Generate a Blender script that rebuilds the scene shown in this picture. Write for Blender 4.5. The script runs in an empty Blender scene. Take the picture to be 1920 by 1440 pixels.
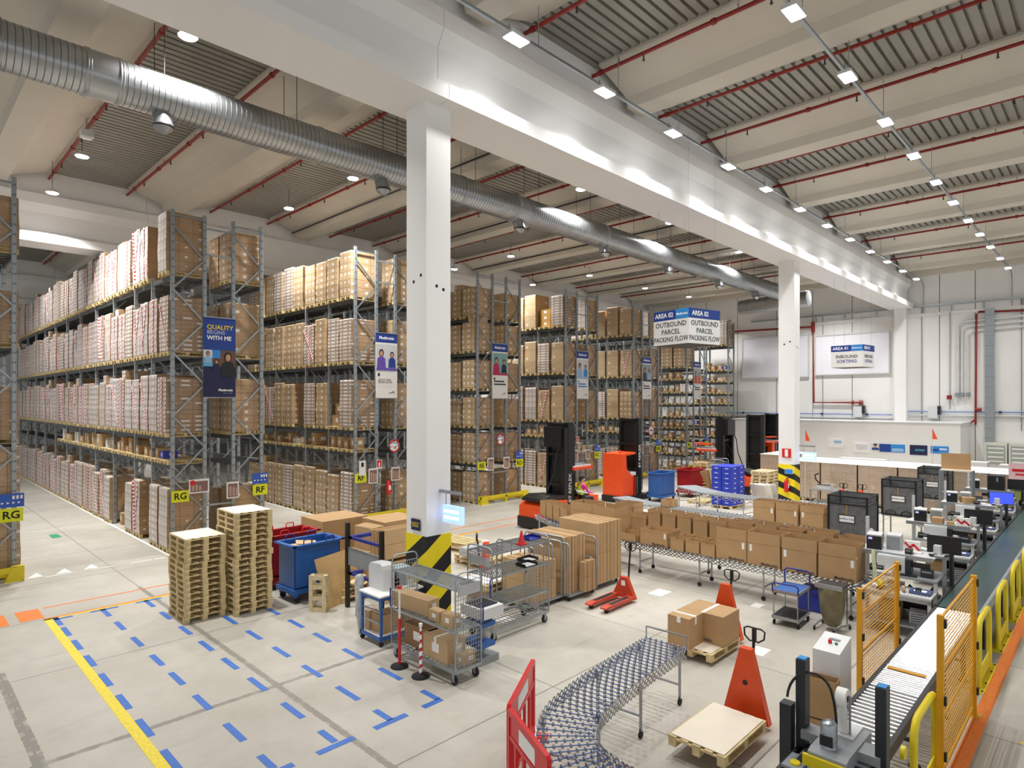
import bpy, math, random
from mathutils import Vector, Matrix
random.seed(7)
C = bpy.context.scene.collection
sc = bpy.context.scene
PI = math.pi
# ---------------------------------------------------------------- camera, world, exposure
TH = math.atan2(1140, 1164)
cam = bpy.data.cameras.new('camera'); cam.sensor_width = 36; cam.lens = 1164/1920*36
cam.shift_y = 32/1920; cam.clip_end = 300
co = bpy.data.objects.new('camera', cam); C.objects.link(co)
co.location = (0, 0, 4.5); co.rotation_euler = (PI/2, 0, TH-PI/2); sc.camera = co
w = bpy.data.worlds.new('hall_ambient_fill'); sc.world = w; w.use_nodes = True  # even ambient fill added around the hall, no real source
w.node_tree.nodes['Background'].inputs[0].default_value = (.97, .985, 1, 1)
w.node_tree.nodes['Background'].inputs[1].default_value = .9
vs = sc.view_settings; vs.view_transform = 'Standard'; vs.look = 'None'; vs.gamma = 1; vs.use_curve_mapping = False
vs.exposure = -0.24
sc.cycles.max_bounces = 6; sc.cycles.diffuse_bounces = 4; sc.cycles.glossy_bounces = 3
sc.cycles.transparent_max_bounces = 8; sc.cycles.sample_clamp_indirect = 6; sc.cycles.use_denoising = True; sc.cycles.use_adaptive_sampling = True; sc.cycles.adaptive_threshold = .035
LAMP_W = 95
# ceiling lamp positions (x, y, z): two rows on the conduits, the rest over the racks
ROW_A = [(x, 8.5, 11.6) for x in (8.8, 11.74, 14.81, 18.08, 20.9, 23.98, 26.98, 29.98, 33.1, 36.1, 39.3, 42.4)]
ROW_B = [(x, 4.28, 11.6) for x in (5.6, 8.7, 11.76, 14.92, 18.0, 21.05, 24.1, 27.0, 30.1, 32.95, 36.0, 39.2, 42.3)]
PEND = [(4.59, 14.1, 12.2), (4.5, 23.4, 12.2), (4.25, 26.6, 11.74), (11.52, 23.8, 12.2), (11.52, 19.0, 12.2), (17.93, 14.04, 12.2),
        (23.6, 23.2, 12.2), (28.6, 26.2, 11.74), (30.6, 23.3, 12.2), (36.7, 23.2, 12.2), (24.0, 13.94, 12.2), (31.2, 14.1, 12.2),
        (41.6, 13.75, 12.2), (22.2, 26.2, 11.74), (42.0, 22.8, 12.2), (4.4, 34.0, 12.2), (4.4, 38.5, 12.2), (11.0, 34.0, 12.2)]  # lamps behind the second beam are added, unseen, to brighten the aisles
def area(x, y, z, e, sx, sy):
    l = bpy.data.lights.new('lamp_light', 'AREA'); l.shape = 'RECTANGLE'; l.size = sx; l.size_y = sy; l.energy = e; l.spread = 2.1
    l.color = (1, .985, .96); o = bpy.data.objects.new('lamp_light', l); C.objects.link(o); return o

# ---------------------------------------------------------------- materials
def lin(h):
    h = h.lstrip('#'); r = []
    for i in (0, 2, 4):
        c = int(h[i:i+2], 16)/255; r.append(c/12.92 if c <= .04045 else ((c+.055)/1.055)**2.4)
    return (*r, 1)
class NT:
    def __init__(s, name):
        s.m = bpy.data.materials.new(name); s.m.use_nodes = True; s.t = s.m.node_tree
        s.b = s.t.nodes['Principled BSDF']; s.co = None
    def n(s, typ, **kw):
        x = s.t.nodes.new(typ)
        for k, v in kw.items(): setattr(x, k, v)
        return x
    def link(s, a, b): s.t.links.new(a, b)
    def coord(s):
        if not s.co: s.co = s.n('ShaderNodeTexCoord')
        return s.co.outputs['Object']
    def xyz(s):
        q = s.n('ShaderNodeSeparateXYZ'); s.link(s.coord(), q.inputs[0]); return q.outputs
    def math(s, op, a, b=None, c=None):
        x = s.n('ShaderNodeMath', operation=op)
        for i, v in enumerate((a, b, c)):
            if v is None: continue
            if isinstance(v, (int, float)): x.inputs[i].default_value = v
            else: s.link(v, x.inputs[i])
        return x.outputs[0]
    def mix(s, f, a, b):
        x = s.n('ShaderNodeMix', data_type='RGBA')
        if isinstance(f, (int, float)): x.inputs[0].default_value = f
        else: s.link(f, x.inputs[0])
        for i, v in ((6, a), (7, b)):
            if isinstance(v, tuple): x.inputs[i].default_value = v
            else: s.link(v, x.inputs[i])
        return x.outputs[2]
    def noise(s, scale, detail=3, vec=None, rough=.5):
        x = s.n('ShaderNodeTexNoise'); x.inputs['Scale'].default_value = scale; x.inputs['Detail'].default_value = detail
        x.inputs['Roughness'].default_value = rough
        s.link(vec if vec is not None else s.coord(), x.inputs['Vector']); return x.outputs[0]
    def ramp(s, f, a, b):
        x = s.n('ShaderNodeMapRange'); s.link(f, x.inputs[0]); x.inputs[1].default_value = a; x.inputs[2].default_value = b
        return x.outputs[0]
    def bump(s, h, st, dist=.01):
        x = s.n('ShaderNodeBump'); x.inputs['Strength'].default_value = st; x.inputs['Distance'].default_value = dist
        s.link(h, x.inputs['Height']); s.link(x.outputs[0], s.b.inputs['Normal'])
    def band(s, v, lo, hi):   # 1 inside lo..hi
        return s.math('MULTIPLY', s.math('GREATER_THAN', v, lo), s.math('LESS_THAN', v, hi))
    def fin(s, col, rough=.6, metal=0):
        if isinstance(col, tuple): s.b.inputs['Base Color'].default_value = col
        else: s.link(col, s.b.inputs['Base Color'])
        s.b.inputs['Roughness'].default_value = rough; s.b.inputs['Metallic'].default_value = metal
        return s.m
MATS = {}
def mat(name, hexc, rough=.6, metal=0, var=.12, sc_=6, bump=0, emit=0):
    if name in MATS: return MATS[name]
    t = NT(name); c = lin(hexc) if isinstance(hexc, str) else hexc
    d = tuple(x*(1-var) for x in c[:3])+(1,)
    col = t.mix(t.ramp(t.noise(sc_, 4), .35, .65), c, d)
    if bump: t.bump(t.noise(sc_*6, 3), bump)
    m = t.fin(col, rough, metal)
    if emit:
        t.b.inputs['Emission Color'].default_value = c; t.b.inputs['Emission Strength'].default_value = emit
    MATS[name] = m; return m
def m_floor():
    t = NT('polished_concrete_floor'); x, y, z = t.xyz()
    base = t.mix(t.ramp(t.noise(.35, 6, rough=.62), .3, .7), lin('#c6c2b8'), lin('#aba69b'))
    base = t.mix(t.math('MULTIPLY', t.ramp(t.noise(2.6, 5, rough=.7), .5, .8), .35), base, lin('#9b968c'))
    # dark tyre scuffs
    vm = t.n('ShaderNodeMapping'); vm.inputs['Scale'].default_value = (.35, 2.2, 1); t.link(t.coord(), vm.inputs[0])
    base = t.mix(t.math('MULTIPLY', t.ramp(t.noise(1.1, 5, vm.outputs[0]), .6, .78), .4), base, lin('#77736e'))
    def joint(v, off, per, w, col, jag, amt, base):
        nz = t.math('MULTIPLY', t.math('SUBTRACT', t.noise(9, 3), .5), jag)
        q = t.math('PINGPONG', t.math('ADD', t.math('SUBTRACT', v, off), nz), per/2)
        return t.mix(t.math('MULTIPLY', t.math('LESS_THAN', q, w), amt), base, col)
    base = joint(y, 9.53-31.5, 3.15, .013, lin('#6d6962'), .01, .75, base)
    base = joint(x, 1.4-30.2, 3.02, .011, lin('#6d6962'), .01, .75, base)
    # wide repaired joints
    def wide(v, off, w, other, lo, hi, base):
        nz = t.math('MULTIPLY', t.math('SUBTRACT', t.noise(14, 4), .5), .05)
        q = t.math('ABSOLUTE', t.math('ADD', t.math('SUBTRACT', v, off), nz))
        g = t.math('MULTIPLY', t.math('LESS_THAN', q, w), t.band(other, lo, hi))
        return t.mix(t.math('MULTIPLY', g, t.ramp(t.noise(5, 5), .25, .5)), base, lin('#8d8981'))
    base = wide(y, 9.53, .055, x, 1.3, 7.6, base)
    base = wide(x, 1.40, .07, y, 3, 13.2, base)
    base = wide(x, 4.42, .05, y, 5, 17, base)
    t.b.inputs['Specular IOR Level'].default_value = .35
    t.bump(t.noise(30, 3), .05)
    rn = t.n('ShaderNodeMapRange'); t.link(t.noise(1.2, 4), rn.inputs[0]); rn.inputs[3].default_value = .32; rn.inputs[4].default_value = .6
    m = t.fin(base, .45); t.link(rn.outputs[0], t.b.inputs['Roughness']); return m
def m_load(name, base, axis, cw, ch, lw=(.3, .62), lh=(.3, .7), lab='#e9e6e4', seam='#7d6a58', wrap=.35, p=1.0):
    """stacked cartons under stretch film: seams and white carton labels"""
    t = NT(name); x, y, z = t.xyz(); h = y if axis == 'y' else x
    c = lin(base); d = tuple(k*.86 for k in c[:3])+(1,)
    col = t.mix(t.ramp(t.noise(1.3, 4), .35, .65), c, d)
    u = t.math('FRACT', t.math('ADD', t.math('DIVIDE', h, cw), 100.5)); v = t.math('FRACT', t.math('DIVIDE', t.math('SUBTRACT', z, .14), ch))
    cell = t.math('ADD', t.math('FLOOR', t.math('ADD', t.math('DIVIDE', h, cw), 100.5)), t.math('MULTIPLY', t.math('FLOOR', t.math('DIVIDE', z, ch)), 17.3))
    wn = t.n('ShaderNodeTexWhiteNoise', noise_dimensions='1D'); t.link(cell, wn.inputs['W'])
    lm = t.math('MULTIPLY', t.math('MULTIPLY', t.band(u, *lw), t.band(v, *lh)), t.math('LESS_THAN', wn.outputs[0], p))
    col = t.mix(t.math('MULTIPLY', lm, .9), col, lin(lab))
    e = .012/cw; f = .010/ch
    sm = t.math('MAXIMUM', t.math('LESS_THAN', t.math('PINGPONG', u, .5), e), t.math('LESS_THAN', t.math('PINGPONG', v, .5), f))
    col = t.mix(t.math('MULTIPLY', sm, .75), col, lin(seam))
    mp = t.n('ShaderNodeMapping'); mp.inputs['Scale'].default_value = (1, 1, 3.2); mp.inputs['Rotation'].default_value = (.5, .4, 0); t.link(t.coord(), mp.inputs[0])
    st = t.ramp(t.noise(3.5, 5, mp.outputs[0], .7), .55, .72)
    col = t.mix(t.math('MULTIPLY', st, wrap), col, lin('#d9d4d2'))
    t.b.inputs['Coat Weight'].default_value = .35; t.b.inputs['Coat Roughness'].default_value = .22
    t.bump(t.noise(7, 4, mp.outputs[0]), .25, .02)
    return t.fin(col, .45)
def m_stripes(name, a, b, ax, ay, az, per, duty=.5, rough=.5):
    t = NT(name); x, y, z = t.xyz()
    s = t.math('ADD', t.math('ADD', t.math('MULTIPLY', x, ax), t.math('MULTIPLY', y, ay)), t.math('MULTIPLY', z, az))
    f = t.math('LESS_THAN', t.math('FRACT', t.math('ADD', t.math('DIVIDE', s, per), 50)), duty)
    return t.fin(t.mix(f, lin(a), lin(b)), rough)
CONC = mat('cream_concrete', '#d3ccbe', .6, 0, .05, .8)
WHITE = mat('white_painted_concrete', '#f1f0ee', .38, 0, .03, .6)
WALLM = mat('white_wall_panel', '#ecebe8', .6, 0, .04, .5)
DECK = mat('galvanised_roof_deck', '#9a978e', .45, .3, .12, .7)
STEEL = mat('galvanised_steel', '#a6adb2', .35, .75, .12, 9)
RACKM = mat('grey_rack_steel', '#a4abae', .42, .35, .12, 5)
BEAMM = mat('dark_grey_shelf_steel', '#5b6063', .5, .4, .15, 4)
DUCTM = mat('spiral_duct_steel', '#b4b8ba', .3, .85, .1, 3)
RED = mat('red_pipe_paint', '#8e2219', .4, 0, .12, 5)
PINE = mat('pine_pallet_wood', '#e2cb98', .7, 0, .28, 9, .2)
PINE2 = mat('pale_pine_wood', '#e3d0a6', .7, 0, .2, 12, .2)
CARD = mat('brown_cardboard', '#b8956a', .75, 0, .08, 3)
CARD2 = mat('light_brown_cardboard', '#c6a67c', .75, 0, .08, 4)
CARDIN = mat('carton_inside', '#9c7b54', .8, 0, .08, 4)
SHEET = mat('pale_layer_board', '#e6dccb', .7, 0, .05, 3)
PAPER = mat('white_paper', '#f2f1ee', .6, 0, .03, 5)
BLACK = mat('black_plastic', '#17181a', .4, 0, .2, 5)
DARK = mat('dark_grey_steel', '#2d3136', .4, .2, .15, 5)
RUB = mat('black_rubber', '#242426', .8, 0, .2, 10)
BLUE = mat('blue_steel_paint', '#2b62ad', .4, 0, .12, 4)
DBLUE = mat('dark_blue_plastic', '#23308c', .4, 0, .1, 4)
TOTE = mat('blue_tote_plastic', '#2f46c8', .45, 0, .12, 6)
BREDM = mat('red_bin_paint', '#a51c22', .4, 0, .12, 4)
REDP = mat('bright_red_plastic', '#d8232a', .35, 0, .08, 5)
ORANGE = mat('orange_truck_paint', '#e8501a', .38, 0, .08, 5)
PTRED = mat('red_orange_truck_paint', '#c9432a', .45, 0, .15, 7)
YEL = mat('yellow_steel_paint', '#e8d21e', .4, 0, .08, 5)
FYEL = mat('amber_fence_paint', '#e3a416', .4, 0, .06, 5)
NAVY = mat('navy_print', '#1c3f94', .5, 0, .03, 5)
NAVY2 = mat('dark_navy_print', '#171c4a', .5, 0, .03, 5)
SKYB = mat('sky_blue_print', '#2f8fdc', .5, 0, .03, 5)
TAPEB = mat('blue_floor_tape', '#3a70c6', .5, 0, .18, 20)
TAPEY = mat('yellow_floor_tape', '#f0d83c', .5, 0, .18, 20)
TAPEO = mat('orange_floor_tape', '#ee7f2e', .5, 0, .18, 20)
TAPEW = mat('white_floor_paint', '#f3f3f0', .5, 0, .08, 15)
SIGNY = mat('yellow_sign_board', '#e9ec1c', .5, 0, .03, 5)
TXT = mat('black_lettering', '#101012', .6, 0, 0, 5)
TXTW = mat('white_lettering', '#ffffff', .6, 0, 0, 5)
TXTG = mat('dark_grey_lettering', '#39404c', .6, 0, 0, 5)
GREYP = mat('light_grey_casing', '#d4d6d7', .4, 0, .05, 5)
GREYM = mat('mid_grey_casing', '#8f9498', .45, 0, .08, 5)
BELT = mat('green_black_belt', '#33504f', .35, 0, .35, .8)
ROLL = mat('polished_rollers', '#e6e8ea', .22, .55, .06, 20)
MESHB = mat('grey_mesh_fabric', '#6d6f71', .7, 0, .3, 7)
SKIN = mat('skin', '#c99678', .5, 0, .06, 8)
HIVIS = mat('hi_vis_yellow', '#cfe83a', .6, 0, .05, 8)
PINK = mat('magenta_sleeve', '#d8348c', .7, 0, .08, 8)
HAIR = mat('dark_hair', '#2a211d', .6, 0, .2, 20)
SACK = mat('olive_plastic_sack', '#7d7558', .3, 0, .3, 6, .5)
FILM = mat('crumpled_clear_film', '#c9ced2', .15, 0, .3, 8, .6)
WMETAL = mat('white_painted_metal', '#e3e4e4', .35, 0, .04, 5)
SCRB = mat('screen_blue', '#3c50f0', .3, 0, .02, 3, 0, 1.2)
SCRW = mat('scale_display', '#dfe9ff', .3, 0, .02, 3, 0, 1.0)
LEDM = mat('led_diffuser', '#ffffff', .4, 0, 0, 3, 0, 30)
EXITM = mat('lit_sign_panel', '#9fc0ff', .4, 0, 0, 3, 0, 1.3)
EXITW = mat('lit_sign_tube', '#ffffff', .4, 0, 0, 3, 0, 3)
FLOORM = m_floor()
# load skins: labelled long face, film glare painted into the white ones; end face
LOADS = {
 'white': (m_load('filmed_cartons_pink_glare', '#cfc4bf', 'y', .40, .20, (.15, .85), (.25, .7), '#e2dcd9', '#9a8a82', .55), m_load('filmed_cartons_brown_end', '#ab8a64', 'x', .6, .5, (.4, .6), (.4, .5), p=.15, wrap=.25)),
 'white2': (m_load('filmed_cartons_grey_glare', '#d2c8c2', 'y', .26, .30, (.2, .8), (.2, .45), '#dcd6d2', '#8a7a72', .5), m_load('filmed_cartons_tan_end', '#b3916a', 'x', .4, .3, (.4, .6), (.4, .6), p=.3, wrap=.3)),
 'brown': (m_load('filmed_cartons_brown_labels', '#c9ad88', 'y', .40, .24, (.25, .55), (.3, .65), '#ece8e4', '#86694a', .3, .9), m_load('filmed_cartons_brown_side', '#bc9b74', 'x', .42, .24, (.5, .75), (.3, .65), '#e8e4e0', '#80644a', .3, .5)),
 'brown2': (m_load('filmed_cartons_tan_labels', '#cbb18c', 'y', .27, .30, (.3, .65), (.5, .8), '#ece8e4', '#8a6c4c', .35, .75), m_load('filmed_cartons_tan_side', '#bd9d76', 'x', .6, .30, (.6, .8), (.3, .6), '#e8e4e0', '#80644a', .35, .5)),
 'plain': (m_load('filmed_plain_board', '#c8ae88', 'y', .82, .6, (.7, .85), (.2, .35), '#ece8e4', '#94744e', .5, .6), m_load('filmed_plain_side', '#b08f66', 'x', 1.2, .6, (.7, .8), (.2, .35), '#e8e4e0', '#80644a', .5, .4)),
 'rows': (m_load('filmed_cartons_row_labels', '#c9b8aa', 'y', .40, .135, (.15, .8), (.3, .7), '#f0edea', '#806a58', .35), m_load('filmed_cartons_row_side', '#a98b69', 'x', .4, .135, (.2, .8), (.3, .7), '#e0dbd6', '#80644a', .3, .4)),
}
LTOP = mat('load_top_cap', '#cbbfb0', .5, 0, .1, 3)
TAPERW = m_stripes('red_white_tape', '#ffffff', '#d8262c', 0, 1, 1.4, .19, .45)
HAZ = m_stripes('yellow_black_hazard', '#17171a', '#f4dc14', 1, -1, -1.35, 1.08, .55)
HAZ2 = m_stripes('yellow_black_hazard_fine', '#f4dc14', '#17171a', .5, -.5, 1.4, .78, .47)

# ---------------------------------------------------------------- mesh builder
class MB:
    def __init__(s): s.v = []; s.f = []; s.mi = []; s.sm = []; s.mats = []
    def _m(s, m):
        if m not in s.mats: s.mats.append(m)
        return s.mats.index(m)
    def add(s, vs_, fs, m, smooth=False, M=None):
        o = len(s.v)
        s.v += [tuple(M @ Vector(q)) for q in vs_] if M else list(vs_)
        k = s._m(m)
        for f in fs:
            s.f.append(tuple(i+o for i in f)); s.mi.append(k); s.sm.append(smooth)
        return s
    def box(s, x0, y0, z0, x1, y1, z1, m, M=None, mats6=None):
        vs_ = [(x0,y0,z0),(x1,y0,z0),(x1,y1,z0),(x0,y1,z0),(x0,y0,z1),(x1,y0,z1),(x1,y1,z1),(x0,y1,z1)]
        fs = [(0,3,2,1),(4,5,6,7),(0,1,5,4),(2,3,7,6),(0,4,7,3),(1,2,6,5)]   # bottom top -y +y -x +x
        if mats6:
            for i, f in enumerate(fs): s.add(vs_, [f], mats6[i], False, M)
            return s
        return s.add(vs_, fs, m, False, M)
    def bar(s, p, q, wx, wz, m, up=(0,0,1)):
        """rectangular bar from p to q"""
        p = Vector(p); q = Vector(q); d = (q-p).normalized(); u = Vector(up)
        if abs(d.dot(u)) > .99: u = Vector((1,0,0))
        a = d.cross(u).normalized()*wx/2; b = a.cross(d).normalized()*wz/2
        vs_ = [p-a-b, p+a-b, p+a+b, p-a+b, q-a-b, q+a-b, q+a+b, q-a+b]
        return s.add([tuple(t) for t in vs_], [(0,3,2,1),(4,5,6,7),(0,1,5,4),(1,2,6,5),(2,3,7,6),(3,0,4,7)], m)
    def cyl(s, p, q, r, m, n=10, r2=None, caps=True, smooth=True):
        p = Vector(p); q = Vector(q); d = (q-p).normalized(); u = Vector((0,0,1)) if abs(d.z) < .9 else Vector((1,0,0))
        a = d.cross(u).normalized(); b = a.cross(d); r2 = r if r2 is None else r2
        vs_ = []
        for c, rr in ((p, r), (q, r2)):
            for i in range(n):
                t = 2*PI*i/n; vs_.append(tuple(c+a*math.cos(t)*rr+b*math.sin(t)*rr))
        s.add(vs_, [(i, (i+1) % n, n+(i+1) % n, n+i) for i in range(n)], m, smooth)
        if caps: s.add(vs_, [tuple(range(n-1, -1, -1)), tuple(range(n, 2*n))], m)
        return s
    def tube(s, pts, r, m, n=8, caps=True):
        pts = [Vector(p) for p in pts]; vs_ = []; k = len(pts)
        ref = None
        for i, p in enumerate(pts):
            d = (pts[min(i+1, k-1)]-pts[max(i-1, 0)]).normalized()
            if ref is None: ref = Vector((0,0,1)) if abs(d.z) < .9 else Vector((1,0,0))
            a = d.cross(ref)
            if a.length < 1e-4: a = d.orthogonal()
            a.normalize(); b = a.cross(d).normalized(); ref = b
            for j in range(n):
                t = 2*PI*j/n; vs_.append(tuple(p+a*math.cos(t)*r+b*math.sin(t)*r))
        fs = [(i*n+j, i*n+(j+1) % n, (i+1)*n+(j+1) % n, (i+1)*n+j) for i in range(k-1) for j in range(n)]
        s.add(vs_, fs, m, True)
        if caps: s.add(vs_, [tuple(range(n-1, -1, -1)), tuple(range((k-1)*n, k*n))], m)
        return s
    def prism(s, poly, axis, a, b, m, M=None):
        """extrude 2d poly along axis; poly in the two other axes order (x,y,z minus axis)"""
        n = len(poly); vs_ = []
        for t in (a, b):
            for (p, q) in poly:
                vs_.append({'x': (t, p, q), 'y': (p, t, q), 'z': (p, q, t)}[axis])
        fs = [(i, (i+1) % n, n+(i+1) % n, n+i) for i in range(n)]+[tuple(range(n-1, -1, -1)), tuple(range(n, 2*n))]
        return s.add(vs_, fs, m, False, M)
    def lathe(s, prof, m, c=(0,0,0), n=20, axis='z'):
        vs_ = []
        for (r, h) in prof:
            for j in range(n):
                t = 2*PI*j/n; a, b = r*math.cos(t), r*math.sin(t)
                q = (a, b, h) if axis == 'z' else ((h, a, b) if axis == 'x' else (a, h, b))
                vs_.append((q[0]+c[0], q[1]+c[1], q[2]+c[2]))
        k = len(prof)
        s.add(vs_, [(i*n+j, i*n+(j+1) % n, (i+1)*n+(j+1) % n, (i+1)*n+j) for i in range(k-1) for j in range(n)], m, True)
        return s.add(vs_, [tuple(range(n-1, -1, -1)), tuple(range((k-1)*n, k*n))], m)
    def ball(s, c, rx, ry, rz, m, n=12, k=8):
        vs_ = [(c[0]+rx*math.sin(PI*i/k)*math.cos(2*PI*j/n), c[1]+ry*math.sin(PI*i/k)*math.sin(2*PI*j/n), c[2]+rz*math.cos(PI*i/k)) for i in range(k+1) for j in range(n)]
        return s.add(vs_, [(i*n+j, (i+1)*n+j, (i+1)*n+(j+1) % n, i*n+(j+1) % n) for i in range(k) for j in range(n)], m, True)
    def mesh(s, name):
        me = bpy.data.meshes.new(name); me.from_pydata(s.v, [], s.f)
        for m in s.mats: me.materials.append(m)
        me.polygons.foreach_set('material_index', s.mi); me.polygons.foreach_set('use_smooth', s.sm)
        me.update(); return me
    def obj(s, name, parent=None, loc=None, rz=None, label=None, **kw):
        o = bpy.data.objects.new(name, s.mesh(name)); C.objects.link(o)
        if parent: o.parent = parent
        if loc: o.location = loc
        if rz: o.rotation_euler[2] = rz
        if label: o['label'] = label
        for k, v in kw.items(): o[k] = v
        return o
def tag(o, label, cat, group=None, kind=None):
    o['label'] = label; o['category'] = cat
    if group: o['group'] = group
    if kind: o['kind'] = kind
    return o
def empty(name, loc=(0,0,0), rz=0):
    o = bpy.data.objects.new(name, None); C.objects.link(o); o.location = loc; o.rotation_euler = (0, 0, rz); return o
KIDS = {}
def copy_tree(o, parent=None):
    c = o.copy(); C.objects.link(c); c.parent = parent
    for ch in o.children: copy_tree(ch, c)
    return c
PROTO = {}
def put(key, fn, name, loc, rz, label, cat, group=None):
    """first use builds the kind with its parts, later uses copy the thing and each part"""
    if key in PROTO:
        r = copy_tree(PROTO[key]); r.location = loc; r.rotation_euler = (0, 0, rz)
        if 'group' in r.keys(): del r['group']
    else:
        b = fn()
        if isinstance(b, MB): r = b.obj(name); r.location = loc; r.rotation_euler = (0, 0, rz)
        else:
            r = empty(name, loc, rz)
            for part in b:
                nm, mb, *subs = part; lab = None
                if isinstance(nm, tuple): nm, lab = nm
                p = mb.obj(nm, r, label=lab) if isinstance(mb, MB) else None
                if p is None: p = mb; p.name = nm; p.parent = r
                for sn, smb in subs:
                    if isinstance(smb, MB): smb.obj(sn, p)
                    else: smb.name = sn; smb.parent = p
        PROTO[key] = r
    return tag(r, label, cat, group)
def struct(name, mb, **kw): o = mb.obj(name); o['kind'] = 'structure'; return o
TX = {}
def text(txt, size, m, loc, rot, parent=None, name='lettering', align='CENTER', sx=1.0, bold=.0):
    key = (txt, size, m.name, align, bold)
    if key not in TX:
        cu = bpy.data.curves.new('t', 'FONT'); cu.body = txt; cu.size = size; cu.align_x = align; cu.align_y = 'CENTER'
        cu.extrude = .0015; cu.offset = bold; cu.resolution_u = 2; cu.space_line = .85
        ob = bpy.data.objects.new('t', cu); C.objects.link(ob); bpy.context.view_layer.update()
        me = bpy.data.meshes.new_from_object(ob); bpy.data.objects.remove(ob); me.materials.clear(); me.materials.append(m); TX[key] = me
    o = bpy.data.objects.new(name, TX[key]); C.objects.link(o); o.location = loc; o.rotation_euler = rot; o.scale[0] = sx
    if parent: o.parent = parent
    return o
RNX = (PI/2, 0, -PI/2)   # reads from the -x side
RNY = (PI/2, 0, 0)       # reads from the -y side
ORD = ['first','second','third','fourth','fifth','sixth','seventh','eighth','ninth','tenth','eleventh','twelfth','thirteenth','fourteenth','fifteenth','sixteenth','seventeenth','eighteenth','nineteenth','twentieth'] + ['twenty-'+q for q in ('first','second','third','fourth','fifth','sixth','seventh','eighth','ninth')] + ['thirtieth'] + ['thirty-'+q for q in ('first','second','third','fourth','fifth','sixth','seventh','eighth','ninth')]
# ================================================================ structure
XW = 45.5
fl = MB(); fl.box(-14, -12, -.3, XW+.3, 68, 0, FLOORM); struct('floor', fl)
wb = MB(); wb.box(XW, -12, 0, XW+.3, 68, 14, WALLM)
wy = [20.67, 17.76, 15.27, 12.77, 7.9, 6.13, 3.7, 1.2]
for y in [y+k for y in wy for k in (0,)] + [23.2, 25.7]: wb.box(XW-.006, y-.02, 0, XW, y+.02, 12.6, mat('dark_joint', '#77736d', .8))
wb.box(XW-.08, -12, 9.75, XW, 25, 9.95, WALLM)
struct('wall_right', wb)
wf = MB(); wf.box(-14, 68, 0, XW+.3, 68.3, 14, WALLM); struct('wall_back', wf)
# roof deck, one corrugated sheet field per bay, ribs along x
CX = [14.35+5.75*k for k in range(-4, 6)]
BY = [(-9.2, 9.4), (10.35, 28.25), (29.25, 47.1), (48.1, 67.9)]
def deck(xa, xb):
    b = MB(); y = -9.3; pr = []
    while y < 68:
        pr += [(y, 13.02), (y+.17, 13.02), (y+.185, 13.1), (y+.235, 13.1)]; y += .25
    vs_ = [(xa, p, q) for p, q in pr]+[(xb, p, q) for p, q in pr]; n = len(pr)
    b.add(vs_, [(i, i+1, n+i+1, n+i) for i in range(n-1)], DECK)
    b.box(xa-.1, -9.3, 13.2, xb+.1, 68, 13.26, DECK); return b
allx = [CX[0]-5.75]+CX+[CX[-1]+5.75]
for i, x in enumerate(allx[:-1]):
    xa, xb = x+1.5, min(allx[i+1]-1.5, XW+.2)
    if xa < XW: struct('ceiling', deck(xa, xb))
PROF = [(-.34,12.3),(.34,12.3),(.42,12.56),(.6,12.64),(1.5,12.93),(1.62,12.95),(1.62,13.15),(1.4,13.15),(.3,12.95),(-.3,12.95),(-1.4,13.15),(-1.62,13.15),(-1.62,12.95),(-1.5,12.93),(-.6,12.64),(-.42,12.56)]
for (ya, yb) in BY:
    for x in CX:
        if x-1.7 > XW-.1: continue
        b = MB(); b.prism([(p, q) for p, q in PROF], 'y', ya, yb, CONC, Matrix.Translation((x, 0, 0)))
        struct('roof_beam', b)
b = MB(); b.box(-14, -9.3, 13.45, XW+.3, 68, 13.6, CONC); struct('ceiling', b)
# main girders along x, columns
def girder(yc, xa, xb):
    P = [(-.65,10.3),(.65,10.3),(.65,10.6),(.3,10.78),(.3,11.45),(.5,11.75),(.5,12.1),(.25,12.1),(.25,13.4),(-.25,13.4),(-.25,12.1),(-.5,12.1),(-.5,11.75),(-.3,11.45),(-.3,10.78),(-.65,10.6)]
    b = MB(); b.prism(P, 'x', xa, xb, WHITE, Matrix.Translation((0, yc, 0))); return b
for yc in (9.865, 28.75, 47.6):
    for xa, xb in ((-12, 7.68), (7.69, 26.59), (26.6, 45.3)): struct('main_beam', girder(yc, xa, xb))
for yc in (9.865, 28.75, 47.6):
    for xc in (7.69, 26.6, 45.2):
        b = MB(); b.box(xc-.3, yc-.32, 0, xc+.3, yc+.32, 10.3, WHITE)
        if xc < 40 and yc < 20:
            b.box(xc-.31, yc-.33, 0, xc+.31, yc+.33, 1.88, HAZ if xc < 10 else HAZ2)
            for y, z in ((9.72, 6.95), (9.95, 6.85)): b.cyl((xc-.302, y, z), (xc-.3, y, z), .035, BLACK, 8)
            for x, z in ((xc-.05, 6.75), (xc+.12, 6.7)): b.cyl((x, yc-.322, z), (x, yc-.32, z), .035, BLACK, 8)
        o = struct('column', b)
# end trim where the roof meets the right wall
b = MB(); b.box(XW-.5, -9.3, 12.25, XW, 68, 13.5, CONC); struct('trim_1', b)
# low white office room against the right wall
b = MB(); b.box(42.2, 6.35, 0, XW, 19.5, 3.25, WALLM); b.box(42.15, 6.3, 3.2, XW, 19.5, 3.27, GREYP)
struct('wall_office', b)
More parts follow.
